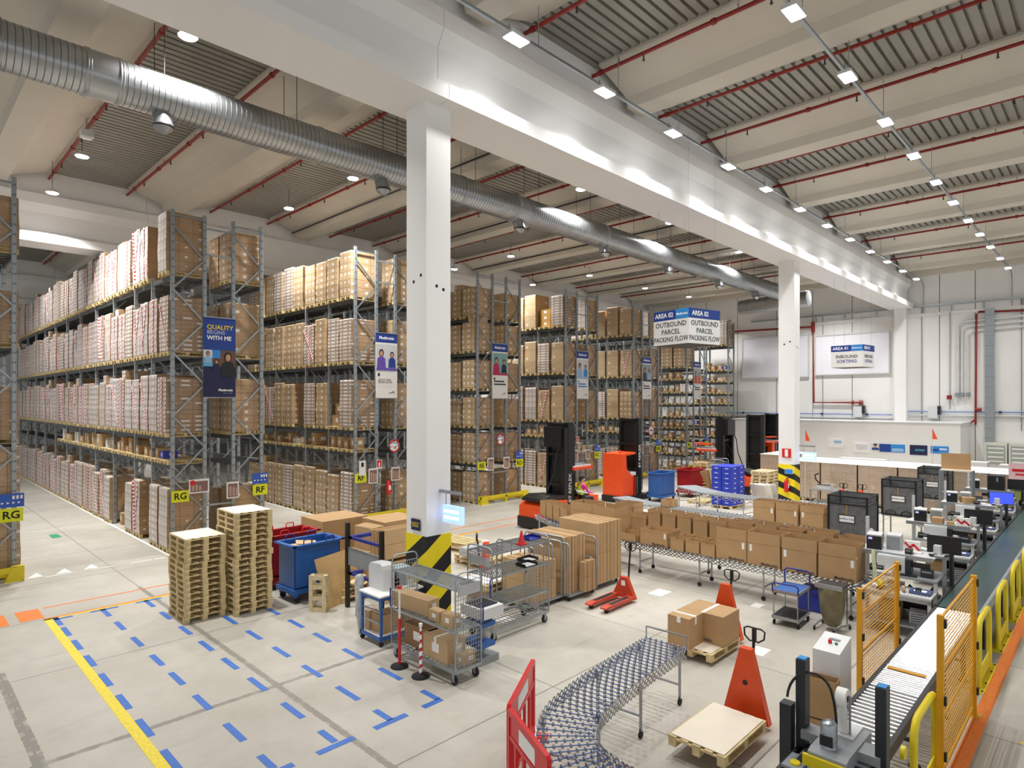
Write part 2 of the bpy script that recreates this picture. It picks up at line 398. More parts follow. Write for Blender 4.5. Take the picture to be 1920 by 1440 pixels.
# ---------------------------------------------------------------- floor marks (things of their own)
def strip(x0, y0, x1, y1, m, z=.003): b = MB(); b.box(x0, y0, .0005, x1, y1, z, m); return b
def mark(name, b, label, cat, group=None): return tag(b.obj(name), label, cat, group)
mark('floor_line', strip(2.38, 5.0, 2.52, 15.83, TAPEY), 'long worn yellow line taped along the floor left of the blue dashes', 'floor line')
mark('floor_line', strip(2.38, 15.74, 14.5, 15.80, TAPEY), 'thin yellow line across the floor just beneath the orange line', 'floor line')
mark('floor_line', strip(2.38, 15.81, 40.0, 15.88, TAPEO), 'orange line across the floor touching the yellow line', 'floor line')
mark('floor_line', strip(2.5, 16.68, 40.0, 16.74, TAPEO), 'thin orange line nearest the racks, across the main aisle', 'floor line')
mark('floor_line', strip(5.0, 1.33, 40, 1.50, TAPEO), 'orange stripe beside the row of yellow hoop guards', 'floor line')
mark('floor_patch', strip(2.02, 15.95, 2.42, 16.75, TAPEO), 'orange rectangle on the floor left of the orange lines', 'floor marking')
mark('floor_patch', strip(1.45, 15.9, 1.84, 16.75, TAPEO), 'orange patch cut off at the left edge of the photo', 'floor marking')
mark('floor_patch', strip(-.2, 8.0, .35, 11.4, TAPEO), 'orange patch at the lower left corner of the photo', 'floor marking')
cols = [2.57, 3.39, 4.22, 5.06, 5.91]
cn = ['beside the long yellow line', 'in the second row from the yellow line', 'in the third row from the yellow line', 'in the fourth row from the yellow line', 'in the row nearest the roll cages']
ys = {0: [15.5,14.7,13.75,12.75,11.7,10.65,9.6,8.5,7.6], 1: [15.4,14.3,13.13,11.95,10.93,9.8,8.6,7.6], 2: [15.4,14.3,13.1,12.0,10.9,9.8,8.6,7.6], 3: [13.05,11.9,10.75,9.62,8.5,7.55], 4: [12.97,11.9,10.85,9.76,8.6,7.55]}
for c, x in enumerate(cols):
    n = len(ys[c])
    for k, y in enumerate(reversed(ys[c])):
        if k == 0 and c in (0,): continue
        h = .31 if k else .2
        mark('tape_dash', strip(x-.048, y-h, x+.048, y+h, TAPEB), 'blue tape dash %s, %s from the near end' % (cn[c], ORD[k]), 'floor tape', 'blue tape dashes marking pallet bays')
for k, (a, c_, wh) in enumerate(((2.9, 3.6, 'second'), (3.92, 4.45, 'third'), (4.77, 5.31, 'fourth'), (5.6, 5.95, 'fifth'))):
    mark('tape_bar', strip(a, 7.26, c_, 7.37, TAPEB), 'blue cross bar of tape closing the %s row at its near end' % wh, 'floor tape', 'blue tape cross bars')
for k, (a, c_, wh) in enumerate(((2.53, 2.85, 'corner bar by the yellow line'), (3.16, 3.68, 'bar closing the second row'), (4.02, 4.53, 'bar closing the third row'))):
    mark('tape_bar', strip(a, 15.62, c_, 15.71, TAPEB), 'blue tape %s at its far end' % wh, 'floor tape', 'blue tape cross bars')
def tri(x, y, s=.35):
    b = MB(); b.add([(x, y, .003), (x+s, y, .003), (x+s*.8, y+.52, .003)], [(0, 1, 2)], TAPEW); return b
for i, x in enumerate((2.62, 3.22, 3.83, 2.05)):
    y = 19.74
    mark('floor_triangle', tri(x, y), 'white triangle painted across the rack aisle, %s from the left' % ORD[(1, 2, 3, 0)[i]], 'floor marking', 'white triangles at the aisle mouth')
for i, x in enumerate((2.98, 3.98, 4.9, 5.5)):
    mark('floor_dash', strip(x, 19.6, x+(.6, .5, .55, .3)[i], 19.66, TAPEW), 'short white dash at the aisle mouth, %s from the left' % ORD[i], 'floor marking', 'white dashes at the aisle mouth')
for i, (x, nm) in enumerate(((-.35, 'the leftmost rack'), (5.95, 'the rack between the RG and RF signs'), (12.05, 'the rack between the RF and RE signs'), (18.15, 'the rack between the RE and RD signs'), (24.2, 'the rack between the RD and RC signs'), (30.3, 'the rack between the RC and RB signs'))):
    b = MB(); b.box(x-.05, 19.6, .0005, x+.02, 51, .004, TAPEW); b.box(x-.05, 19.58, .0005, x+2.95, 19.65, .004, TAPEW); b.box(x+2.88, 19.6, .0005, x+2.95, 51, .004, TAPEW)
    mark('floor_outline', b, 'white floor line round '+nm, 'floor line')
for i, (x, y, s) in enumerate(((12.6, 7.55, .5), (10.9, 4.5, .4), (8.9, 3.2, .35), (9.2, 2.95, .3), (8.8, 8.9, .4), (13.4, 5.6, .3))):
    lab = ['beside the red pallet truck forks', 'right of the L-shaped cartons', 'behind the big orange truck handle', 'in front of the grey cabinet', 'under the empty roll cage', 'beyond the small blue hand cart'][i]
    mark('floor_label', strip(x, y, x+s, y+s*.7, TAPEW), 'white sticker on the floor '+lab, 'floor marking')
for i, x in enumerate((8.2, 9.3, 10.5, 11.8, 13.2, 14.8)):
    mark('floor_dash', strip(x, .2, x+.05, .95, TAPEY), 'faint yellow dash on the walkway right of the orange stripe, %s from the near end' % ORD[i], 'floor marking', 'faint yellow dashes on the walkway')
b = MB(); b.box(4.0, 25.0, .0005, 4.25, 25.7, .003, mat('green_floor_paint', '#2f9a6a', .5))
mark('floor_arrow', b, 'small green mark on the floor inside the RG aisle', 'floor marking')

# ---------------------------------------------------------------- red sprinkler pipes under the deck edges
def pipe_y(x, ya, yb, z, r):
    b = MB(); b.cyl((x, ya, z), (x, yb, z), r, RED, 8); return b
k = 0
PX = sorted([c+1.6 for c in CX if -6 < c+1.6 < 44]+[c-1.6 for c in CX if -6 < c-1.6 < 44])
for i, x in enumerate(PX):
    root = empty('sprinkler_pipe', (x, 0, 12.78))
    tag(root, 'red sprinkler pipe along a roof deck edge, %s from the left' % ORD[i], 'pipe', 'red sprinkler pipes under the roof')
    pipe_y(0, -9, 46.5, 0, .048).obj('pipe', root)
    hd = MB(); cp = MB()
    for j in range(18):
        y = -7+3.02*j
        hd.cyl((0, y, -.05), (0, y, -.17), .018, DARK, 6); hd.cyl((0, y, -.16), (0, y, -.18), .035, DARK, 6)
        cp.cyl((0, y+1.2, 0), (0, y+1.3, 0), .07, RED, 8); cp.bar((0, y+.7, 0), (0, y+.7, .16), .02, .02, STEEL)
    h = hd.obj('sprinkler_heads', root); h['kind'] = 'stuff'; cp.obj('coupling_row', root)
for i, (x, lo) in enumerate(((13.6, 0), (19.4, 0), (25.2, 0), (31.0, 0), (36.6, 0))):
    b = MB(); b.cyl((x+.2, 10.4, 12.5), (x+.2, 28.2, 12.5), .03, DARK, 6)
    tag(b.obj('cable_conduit'), 'thin dark conduit beside the red pipe over the racks, %s from the left' % ORD[i], 'conduit', 'dark conduits over the racks')

# ---------------------------------------------------------------- luminaires
def fixture():
    b = MB(); b.box(-.26, -.14, .02, .26, .14, .09, GREYP); b.bar((-.2, 0, .09), (-.2, 0, .25), .02, .02, STEEL); b.bar((.2, 0, .09), (.2, 0, .25), .02, .02, STEEL)
    d = MB(); d.box(-.23, -.12, 0, .23, .12, .02, LEDM); return [('housing', b), ('diffuser', d)]
def pendant():
    b = MB(); b.cyl((0, 0, .02), (0, 0, .14), .2, GREYP, 16, r2=.1); b.cyl((0, 0, .14), (0, 0, 1.2), .008, DARK, 5)
    d = MB(); d.cyl((0, 0, 0), (0, 0, .02), .17, LEDM, 16); return [('housing', b), ('diffuser', d)]
for nm, row, lab in (('a', ROW_A, 'LED lamp on the conduit beside the main beam, %s from the near end'), ('b', ROW_B, 'LED lamp on the right-hand ceiling conduit, %s from the near end')):
    for i, p in enumerate(row):
        put('fix', fixture, 'ceiling_lamp', p, 0, lab % ORD[i], 'ceiling lamp', 'lamps on the %s ceiling conduit' % ('left' if nm == 'a' else 'right'))
        l = area(0, 0, 0, LAMP_W, .5, .25); l.location = (p[0], p[1], p[2]-.03)
pl = ['nearest, over the leftmost rack aisle', 'middle one over the leftmost rack aisle', 'farthest over the leftmost rack aisle', 'over the rack aisle left of the near column', 'beside the duct left of the near column', 'just right of the near column', 'over the RD end of the racks, middle row', 'faint far one over the middle racks', 'over the middle racks, second row', 'above the hanging AREA 02 sign', 'right of the near column beyond the duct', 'left of the duct end', 'next to the far column by the right wall', 'right behind the near column, over the racks', 'over the rack by the right wall', 'added unseen behind the second beam, lights leftmost aisle, nearer one', 'added unseen behind the second beam, lights leftmost aisle, farther one', 'added unseen behind the second beam, lights second aisle']
for i, p in enumerate(PEND):
    put('pend', pendant, 'pendant_lamp', p, 0, 'square pendant lamp '+pl[i], 'ceiling lamp', 'pendant lamps over the racks')
    l = area(0, 0, 0, LAMP_W*(5.2 if i < 15 else 2.4), .4, .4); l.location = (p[0], p[1], p[2]-.03)
for y, z, e, lab in ((8.72, 11.92, 44.9, 'steel conduit carrying lamps beside the main beam'), (4.42, 11.92, 45.0, 'steel conduit carrying the right-hand row of lamps')):
    b = MB(); b.box(-2, y-.03, z-.03, e, y+.03, z+.03, STEEL)
    x = 1.
    while x < 44: b.bar((x, y, z), (x, y, 12.9), .012, .012, STEEL); x += 2.9
    b.cyl((e, y, z), (XW-.05, y, z-.3), .025, STEEL, 6); b.cyl((XW-.05, y, z-.3), (XW-.05, y, 9.9), .02, STEEL, 6)
    tag(b.obj('lamp_conduit'), lab, 'conduit')
for i, (x, y, z, lab) in enumerate(((4.35, 22.0, 12.45, 'box-shaped detector on a red pipe above the leftmost aisle'), (4.3, 31.2, 12.4, 'small white box at the end of the red pipe, far left'), (3.5, 10.6, 12.75, 'white box beside the red pipe near the main beam'))):
    b = MB(); b.box(x-.16, y-.16, z-.1, x+.16, y+.16, z+.1, GREYP); b.box(x-.1, y-.1, z-.14, x+.1, y+.1, z-.1, PAPER); b.bar((x, y, z), (x, y, 13.0), .02, .02, STEEL)
    tag(b.obj('detector_box'), lab, 'detector')

# ---------------------------------------------------------------- air duct
SEAMM = mat('duct_seam_steel', '#777b7d', .4, .7, .1, 4)
duct = tag(empty('air_duct', (0, 15, 11.18)), 'large spiral steel air duct hanging across the hall', 'duct')
SEG = [(-9, 1.55), (1.6, 2.9), (3.55, 8.0), (8.05, 12.9), (12.95, 15.3), (16.0, 20.4), (20.5, 24.2), (24.3, 28.6), (28.7, 33.0), (33.1, 36.6), (36.7, 40.4)]
for a, c in SEG:
    b = MB(); pr = []; x = a
    b.lathe([(.45, a), (.45, c)], DUCTM, n=32, axis='x'); x = a+.06
    while x < c-.03: b.lathe([(.451, x-.008), (.4565, x-.003), (.4565, x+.003), (.451, x+.008)], SEAMM, n=32, axis='x'); x += .115
    b.obj('duct_segment', duct)
for a, c in ((2.95, 3.5), (15.35, 15.95)):
    b = MB(); b.lathe([(.46, a), (.46, c)], DUCTM, n=28, axis='x'); b.obj('smooth_sleeve', duct)
for x in (1.55, 2.93, 3.5, 8.02, 12.92, 15.33, 15.97, 20.45, 24.25, 28.65, 33.05, 36.65):
    b = MB(); b.lathe([(.45, x-.05), (.475, x-.04), (.475, x-.01), (.455, x), (.475, x+.02), (.475, x+.04), (.45, x+.05)], DUCTM, n=28, axis='x'); b.obj('duct_collar', duct)
for x in (4.35, 10.0, 15.6, 20.6, 25.6, 30.6, 35.2):
    b = MB(); b.cyl((x, 0, -.35), (x, -.12, -.72), .2, DUCTM, 18); b.cyl((x, -.12, -.72), (x, -.16, -.86), .2, DUCTM, 18, r2=.05); b.lathe([(.2, -.02), (.215, 0), (.2, .02)], DARK, (x, -.12, -.7), 18)
    b.obj('outlet_nozzle', duct)
for x in range(-8, 40, 3):
    b = MB(); b.cyl((x+.3, -.35, .3), (x+.3, -.35, 1.9), .008, DARK, 5); b.cyl((x+.3, .35, .3), (x+.3, .35, 1.9), .008, DARK, 5); b.obj('hanger_rod', duct)
b = MB(); b.cyl((41.0, -1.0, -.2), (41.0, 3.4, -.35), .5, DUCTM, 24); b.cyl((40.4, 0, 0), (41.1, 0, -.15), .45, DUCTM, 24)
for y in (-.9, .3, 1.6, 2.8): b.cyl((41, y, -.2-(y+1)*.034), (41, y+.05, -.2-(y+1)*.034), .52, DUCTM, 24)
b.obj('cross_branch', duct)

# ---------------------------------------------------------------- right wall services
def wallbox(name, parts, label, cat, group=None):
    b = MB()
    for p in parts: b.box(*p)
    return tag(b.obj(name), label, cat, group)
b = MB(); b.tube([(XW-.15, 26, 9.85), (XW-.15, 15.2, 9.65), (XW-.15, 15.15, 4.4), (XW-.15, 12.15, 4.4)], .07, RED, 10)
b.cyl((XW-.15, 12.3, 4.4), (XW-.15, 12.1, 4.4), .16, RED, 10); b.cyl((XW-.15, 12.75, 4.4), (XW-.15, 12.65, 4.4), .14, RED, 10); b.cyl((XW-.15, 15.2, 10), (XW-.15, 15.2, 9.3), .12, RED, 10)
tag(b.obj('wall_pipe'), 'thick red pipe bending down and across the wall right of the far column', 'pipe')
b = MB(); b.tube([(XW-.15, 0, 9.4), (XW-.15, 5.95, 9.75), (XW-.15, 6.05, 9.6), (XW-.15, 6.1, 3.1)], .055, RED, 8); b.cyl((XW-.15, 6.1, 3.4), (XW-.15, 6.5, 3.1), .05, RED, 8); b.cyl((XW-.2, 6.1, 4.0), (XW-.2, 5.8, 4.0), .1, RED, 8)
tag(b.obj('wall_pipe'), 'red pipe running down the wall beside the grey cable duct', 'pipe')
for k, (y, z, r) in enumerate(((6.95, 9.25, .07), (6.75, 8.95, .06), (6.45, 8.65, .05))):
    b = MB(); b.tube([(XW-.12, -2, z+.25), (XW-.12, y-.25, z), (XW-.12, y, z-.25), (XW-.12, y, 4.9)], r, GREYP, 8); b.cyl((XW-.12, y, 5), (XW-.12, y, 4.75), r*2, GREYM, 8)
    tag(b.obj('wall_conduit'), 'white pipe bending down the wall to a valve, %s from the left' % ORD[k], 'pipe', 'white pipes with valves on the right wall')
b = MB(); b.tube([(XW-.12, 7.35, 9.9), (XW-.12, 7.35, 4.0)], .025, GREYM, 6); b.box(XW-.2, 7.25, 4.6, XW-.1, 7.5, 4.85, RED)
tag(b.obj('wall_conduit'), 'thin grey conduit with a small red fitting on the right wall', 'conduit')
root = tag(empty('cable_duct', (XW-.12, 5.42, 0)), 'wide grey vertical cable duct on the wall at the right', 'cable duct')
b = MB(); b.box(-.12, -.22, 2.0, 0, .22, 9.9, STEEL); b.obj('channel', root)
for k in range(13): b = MB(); b.box(-.13, -.23, 2.3+.6*k, .0, .23, 2.34+.6*k, GREYM); b.obj('cover_joint', root)
for i, (y, lab) in enumerate(((14.6, 'left'), (8.81, 'right'), (4.0, 'far right'))):
    b = MB(); b.cyl((XW-.05, y, 2.8), (XW-.05, y, 10.4), .025, GREYM, 6); tag(b.obj('wall_conduit'), 'thin vertical conduit on the %s part of the right wall' % lab, 'conduit', 'thin vertical conduits')
root = tag(empty('cable_tray', (XW-.2, 0, 10.35)), 'long steel cable tray running high across the right wall', 'cable tray')
b = MB(); b.box(-.15, -3, -.03, .1, 19.5, .0, STEEL); b.box(-.16, -3, -.03, -.14, 19.5, .06, STEEL); b.obj('tray', root)
for y in (15, 13.2, 11.3, 7.3, 5.7, 3.9, 2.0): b = MB(); b.prism([(-.2, -.06), (.15, -.06), (.15, -.4)], 'y', y-.02, y+.02, STEEL); b.obj('bracket', root)
for i, (ya, yb, z, lab) in enumerate(((21.5, 10.4, 3.62, 'left'), (9.6, -3, 3.85, 'right'))):
    b = MB(); b.cyl((XW-.12, ya, z), (XW-.12, yb, z), .035, mat('pale_blue_pipe', '#6f8fc9', .4), 8)
    for j in range(4): b.box(XW-.16, ya+(yb-ya)*(j+.5)/4, z-.06, XW-.06, ya+(yb-ya)*(j+.5)/4+.14, z+.06, DARK)
    b.cyl((XW-.1, ya, z-.22), (XW-.1, yb, z-.22), .04, GREYP, 8)
    tag(b.obj('air_line'), 'pale blue air line along the %s half of the right wall' % lab, 'pipe')
for i, (y, lab) in enumerate(((12.4, 'below the red valve'), (8.25, 'right of the wall column'))):
    root = tag(empty('wall_control_box', (XW-.2, y, 3.9)), 'grey control box with a black side on the wall '+lab, 'control box')
    b = MB(); b.box(-.15, -.3, -.45, .15, .2, .25, GREYP); b.obj('casing', root); b = MB(); b.box(-.17, -.45, -.2, .15, -.3, .3, DARK); b.obj('side_panel', root)
# framed white board on the wall behind the AREA 01 sign
def board(y0, y1, z0, z1, label):
    root = tag(empty('wall_board', (XW-.02, (y0+y1)/2, z0)), label, 'wall board'); h = (y1-y0)/2
    b = MB(); b.box(-.1, -h, 0, 0, h, z1-z0, mat('pale_lilac_board', '#ebebf3', .6, 0, .02, .5)); b.obj('panel', root)
    b = MB(); b.box(-.14, -h-.06, -.08, 0, h+.06, 0, GREYP); b.box(-.14, -h-.06, z1-z0, 0, h+.06, z1-z0+.1, GREYP); b.box(-.14, -h-.06, 0, 0, -h, z1-z0, GREYP); b.box(-.14, h, 0, 0, h+.06, z1-z0, GREYP); b.obj('board_frame', root)
board(10.62, 15.0, 6.35, 8.95, 'large pale framed board on the wall behind the AREA 01 sign')
board(15.55, 20.2, 6.25, 9.1, 'pale framed board on the wall half hidden by the far column')
# electrical cabinets far right
for i, y in enumerate((5.1, 4.0, 2.9, 1.8)):
    root = tag(empty('electrical_cabinet', (44.9, y, 0)), 'cream electrical cabinet by the right wall, %s from the white office' % ORD[i], 'cabinet', 'electrical cabinets')
    b = MB(); b.box(0, -.52, 0, .55, .52, 2.1, mat('cream_cabinet', '#dddcd2', .5)); b.obj('cabinet_body', root)
    b = MB(); b.box(-.03, -.42, .9, 0, .42, 1.95, mat('cabinet_window', '#a9b0a8', .2)); 
    for k in range(4): b.box(-.04, -.36, 1.0+k*.25, -.03, .36, 1.08+k*.25, PAPER)
    b.obj('cabinet_door', root)
# posters on the office front (x = 42.2)
def poster(y, z, w_, h_, parts, label, cat='poster', x=42.2):
    root = tag(empty('wall_poster', (x-.03, y, z)), label, cat)
    b = MB(); b.box(0, -w_/2, -h_/2, .025, w_/2, h_/2, parts[0]); b.obj('board', root)
    for (m, a, b0, c, d) in parts[1:]:
        q = MB(); q.box(-.006, -w_/2+w_*a, -h_/2+h_*b0, 0, -w_/2+w_*c, -h_/2+h_*d, m); q.obj('print_block', root)
    return root
def at42(u, v):
    t = (u-960)/1164; c, s = math.cos(TH), math.sin(TH); d = 42.2/(c+t*s); return d*(s-t*c), 4.5-(v-752)/1164*d
LB = mat('pale_blue_print', '#9cc4e8', .5); LG = mat('pale_grey_print', '#d9dbdf', .5)
for (u0, v0, u1, v1, pr, lab) in ((1553, 821, 1581, 840, [PAPER, (LB, .1, .5, .6, .75)], 'white poster with a small blue heading on the office wall'),
    (1600, 829, 1629, 849, [PAPER, (LG, .1, .3, .8, .8)], 'faint grey and white poster on the office wall'),
    (1635, 831, 1648, 844, [LG, (NAVY, .0, .0, 1, .35), (SKIN, .3, .35, .7, .8), (HAIR, .25, .7, .75, .95)], 'small portrait poster of a person in blue on the office wall'),
    (1649, 832, 1697, 849, [SKYB, (NAVY, .55, 0, 1, 1), (LB, .05, .1, .5, .5)], 'wide blue banner with navy end on the office wall'),
    (1706, 834, 1739, 854, [NAVY2, (mat('teal_print', '#3d8fa0', .5), .15, .4, .7, .6)], 'dark navy poster on the office wall'),
    (1745, 836, 1779, 851, [SKYB, (PAPER, .1, .5, .5, .7), (NAVY, .55, .3, .9, .6)], 'sky blue poster on the right end of the office wall')):
    ya, za = at42(u0, v0); yb, zb = at42(u1, v1)
    poster((ya+yb)/2, (za+zb)/2, abs(ya-yb), abs(za-zb), pr, lab)
# ================================================================ racks
def pallet_mb(L=1.2, W=.8, H_=.13, m=PINE):
    """L along x, W along y, origin at the middle of the underside"""
    b = MB(); t = H_*.15
    n = 5
    for i in range(n):
        y = -W/2+.05+(W-.1)*i/(n-1); b.box(-L/2, y-.052, H_-t, L/2, y+.052, H_, m)
    for i in range(3):
        x = -L/2+.05+(L-.1)*i/2; b.box(x-.05, -W/2, H_-2*t, x+.05, W/2, H_-t, m)
        for j in range(3):
            y = -W/2+.05+(W-.1)*j/2; b.box(x-.05, y-.05, t, x+.05, y+.05, H_-2*t, m)
    for j in range(3):
        y = -W/2+.05+(W-.1)*j/2; b.box(-L/2, y-.05, 0, L/2, y+.05, t, m)
    return b
def load_fn(kind, h, tape=0, step=0):
    """x depth 1.1, y width .78"""
    def fn():
        my, mx = LOADS[kind]; D, Wd = .55, .385
        p = pallet_mb(1.1, .78, .13)
        b = MB(); 
        z0, z1 = .14, .14+h
        # wrapped block: slightly bulging rings
        zs = [z0, z0+.05, z0+h*.35, z0+h*.7, z1-.04, z1]; off = [.0, .0, .012, -.006, -.004, -.02]
        ring = []
        for z, o in zip(zs, off): ring.append([(-D-o, -Wd-o, z), (D+o, -Wd-o, z), (D+o, Wd+o, z), (-D-o, Wd+o, z)])
        for a, c in zip(ring, ring[1:]):
            vs_ = a+c
            b.add(vs_, [(0, 1, 5, 4), (2, 3, 7, 6)], mx); b.add(vs_, [(1, 2, 6, 5), (3, 0, 4, 7)], my)
        b.add(ring[-1], [(0, 1, 2, 3)], LTOP); b.add(ring[0], [(3, 2, 1, 0)], mx)
        if step: b.box(-D*.9, -Wd, z1-.02, D*.5, Wd*.1, z1+.26, CARD2, None, [LTOP, LTOP, mx, mx, my, my])
        out = [('pallet', p), ('wrapped_cartons', b)]
        if tape:
            t = MB()
            if tape & 1: t.box(-D-.022, -.08, .1, -D-.014, .02, z1+.01, TAPERW)
            if tape & 2: t.bar((-D-.018, -Wd, z0+.1), (-D-.018, Wd, z1-.2), .008, .08, TAPERW, up=(0, 0, 1))
            if tape & 4:
                t.bar((-D-.018, -Wd*.6, z1+.0), (-D-.018, Wd*.3, z0+.2), .008, .07, TAPERW); t.bar((-D-.018, Wd*.7, z1), (-D-.018, Wd*.1, z0+.1), .008, .07, TAPERW)
            out.append(('striped_tape', t))
        return out
    return fn
def brace_mb(d, ztop, mirror):
    b = MB(); z = .25; s = 0
    while z < ztop-.6:
        a, c = (0, d) if s == 0 else (d, 0); b.bar((a, 0, z), (c, 0, z+.95), .03, .045, STEEL); z += .95; s ^= 1
    for z in (.2, ztop-.15): b.bar((0, 0, z), (d, 0, z), .03, .05, STEEL)
    return b
def post_mb(h, m=RACKM):
    b = MB(); b.box(-.05, -.04, 0, .05, .04, h, m); b.box(-.02, -.043, .1, .02, -.04, h, STEEL); b.box(-.09, -.07, 0, .09, .07, .012, DARK)
    z = .2
    while z < min(h, 10): b.box(-.03, -.046, z, -.015, -.0435, z+.05, DARK); b.box(.015, -.046, z, .03, -.0435, z+.05, DARK); z += .25
    return b
NAMES = ['leftmost rack', 'rack between the RG and RF signs', 'rack between the RF and RE signs', 'rack between the RE and RD signs', 'rack between the RD and RC signs', 'rack between the RC and RB signs', 'rack between the RB and RA signs', 'last rack beside the right wall']
SHORT = ['leftmost rack', 'RG-RF rack', 'RF-RE rack', 'RE-RD rack', 'RD-RC rack', 'RC-RB rack', 'RB-RA rack', 'rack at the right wall']
X0 = [-.25, 6.1, 12.25, 18.32, 24.35, 30.5, 36.65, 42.6]
YB = [20.05, 21.9, 23.75]+[26.45+2.7*i for i in range(10)]
STD = [2.6, 3.42, 5.85, 8.25]
LEV = [STD, STD, STD, [1.72, 3.3, 4.95, 6.62, 8.15], STD, STD, [.98, 1.88, 2.67, 3.4, 4.25, 5.0, 5.85, 6.65, 8.45], [.98, 1.88, 2.67, 3.4, 4.25, 5.0, 5.85, 6.65, 8.45]]
NB = [4, 12, 5, 5, 5, 5, 5, 5]
DEP = .9
POSTX = [0, .9, 1.76, 2.66]
_post = {}
def rack(i):
    r = tag(empty('pallet_rack', (X0[i], 0, 0)), 'tall grey steel pallet rack, the '+NAMES[i], 'pallet rack')
    n = NB[i]; ys_ = YB[:n+1]; px = POSTX if i not in (7,) else POSTX[:2]
    for k, y in enumerate(ys_):
        hh = 10.18 if k == 0 else 8.95 if k == 3 else 8.4
        for x in px:
            if ('p', hh) not in _post: _post['p', hh] = post_mb(hh).mesh('upright')
            o = bpy.data.objects.new('upright', _post['p', hh]); C.objects.link(o); o.parent = r; o.location = (x, y, 0)
        for a in range(0, len(px), 2):
            if ('b', hh) not in _post: _post['b', hh] = brace_mb(DEP, hh, 0).mesh('cross_brace')
            o = bpy.data.objects.new('cross_brace', _post['b', hh]); C.objects.link(o); o.parent = r; o.location = (px[a], y, 0)
    for z in LEV[i]:
        for x in px:
            b = MB(); b.box(x-.03, ys_[0], z-.13, x+.03, ys_[-1], z-.01, BEAMM)
            b.obj('shelf_beam', r)
        for a in range(0, len(px), 2):
            b = MB(); y = ys_[0]+.15
            while y < ys_[-1]: b.box(px[a], y, z-.05, px[a+1], y+.05, z-.005, BEAMM); y += .35
            o = b.obj('shelf_deck', r)
    b = MB()
    if len(px) == 4:
        for z in (1.3, 5.2, 9.0, 9.8): b.bar((px[1], ys_[0], z), (px[2], ys_[0], z), .05, .05, RACKM)
        b.obj('row_spacer', r)
    # yellow end guard
    g = MB(); x1 = px[-1]+.12
    for (a, c) in ((-.14, .3), (x1-.36, x1+.04)): g.prism([(a, 0), (c, 0), (c*.6+a*.4 if a < 0 else c, .36), (a if a < 0 else a*.6+c*.4, .36)], 'y', ys_[0]-.42, ys_[0]-.18, YEL)
    g.box(-.14, ys_[0]-.4, .22, x1+.04, ys_[0]-.34, .36, YEL); g.box(-.14, ys_[0]-.3, .12, x1+.04, ys_[0]-.24, .2, YEL)
    g.box(x1/2-.05, ys_[0]-.4, 0, x1/2+.05, ys_[0]-.25, .3, YEL)
    tag(g.obj('rack_guard', loc=(X0[i], 0, 0)), 'yellow steel floor guard at the foot of the '+NAMES[i], 'rack guard')
    return r
for i in range(8): rack(i)
def slots(i, nb=None):
    out = []; ys_ = YB[:(nb or NB[i])+1]
    for k in range(len(ys_)-1):
        a, c = ys_[k], ys_[k+1]; m = 2 if k < 2 else 3
        for j in range(m): out.append(a+(c-a)*(j+.5)/m)
    return out
def put_load(kind, h, tape, step, x, y, z, side, label, group, rz=None):
    key = ('load', kind, round(h, 2), tape, step)
    r_ = (0 if side == 'L' else PI) if rz is None else rz
    return put(key, load_fn(kind, round(h, 2), tape, step), 'pallet_load', (x, y, z+.001), r_, label, 'pallet load', group)
TN = {0: 'floor level', 1: 'first tier', 2: 'second tier', 3: 'third tier', 4: 'top tier'}
rnd = random.Random(3)
HS = [1.5, 1.62, 1.72, 1.8]
def kindname(kind, tape, h):
    a = {'white': 'glare-whitened pinkish', 'white2': 'glare-paled grey', 'brown': 'brown labelled', 'brown2': 'tan labelled', 'plain': 'plain brown', 'rows': 'close-labelled'}[kind]
    return a+(' tape-striped' if tape else '')
def fill(i, side, zs, kinds, hs, nslots, skip=(), tapes=(0,), grp=''):
    x = X0[i]+(.42 if side == 'L' else (2.24 if i != 7 else .42))
    ss = slots(i)[:nslots]
    for zi, z in enumerate(zs):
        for k, y in enumerate(ss):
            if (zi, k) in skip: continue
            kd = rnd.choice(kinds); h = rnd.choice(hs); tp = rnd.choice(tapes); st = 1 if rnd.random() < .06 else 0
            zl = 'floor level' if z == 0 else '%s shelf' % ORD[sum(1 for q in LEV[i] if q <= z)-1]
            lab = '%s pallet, %s from front, %s, %s side, %s' % (kindname(kd, tp, h), ORD[k], zl, 'left' if side == 'L' else 'right', SHORT[i])
            put_load(kd, h, tp, st, x+rnd.uniform(-.03, .03), y+rnd.uniform(-.015, .015), z, side, lab, 'wrapped pallet loads in the %s' % SHORT[i])
T3 = (0, 0, 0, 1, 1, 2, 3, 4)
fill(1, 'L', [0, 3.42, 5.85, 8.25], ['white', 'white2', 'white', 'rows'], [1.55, 1.65, 1.75], 31, skip=((0, 2), (0, 5), (0, 6), (3, 1)), tapes=T3)
fill(1, 'R', [0, 3.42, 5.85, 8.25], ['brown', 'plain', 'white2'], [1.5, 1.65], 2, skip=())
fill(0, 'R', [0, 1.9, 3.42, 5.85, 8.25], ['plain', 'brown2', 'white2'], [1.2, 1.3], 3)
fill(2, 'L', [0, 3.42, 5.85, 8.25], ['brown', 'brown2', 'brown', 'rows'], [1.55, 1.65, 1.72], 10, skip=((1, 1), (1, 4)), tapes=(0, 0, 0, 0, 0, 0, 0, 3))
fill(2, 'R', [0, 3.42, 5.85, 8.25], ['brown', 'brown2'], [1.5, 1.65], 1)
fill(3, 'L', [0, 1.72, 3.3, 4.95, 6.62, 8.15], ['brown', 'brown2', 'brown'], [1.15, 1.22], 4)
fill(3, 'R', [0, 1.72, 3.3, 4.95, 6.62, 8.15], ['plain', 'white2', 'brown2'], [1.15, 1.22], 1)
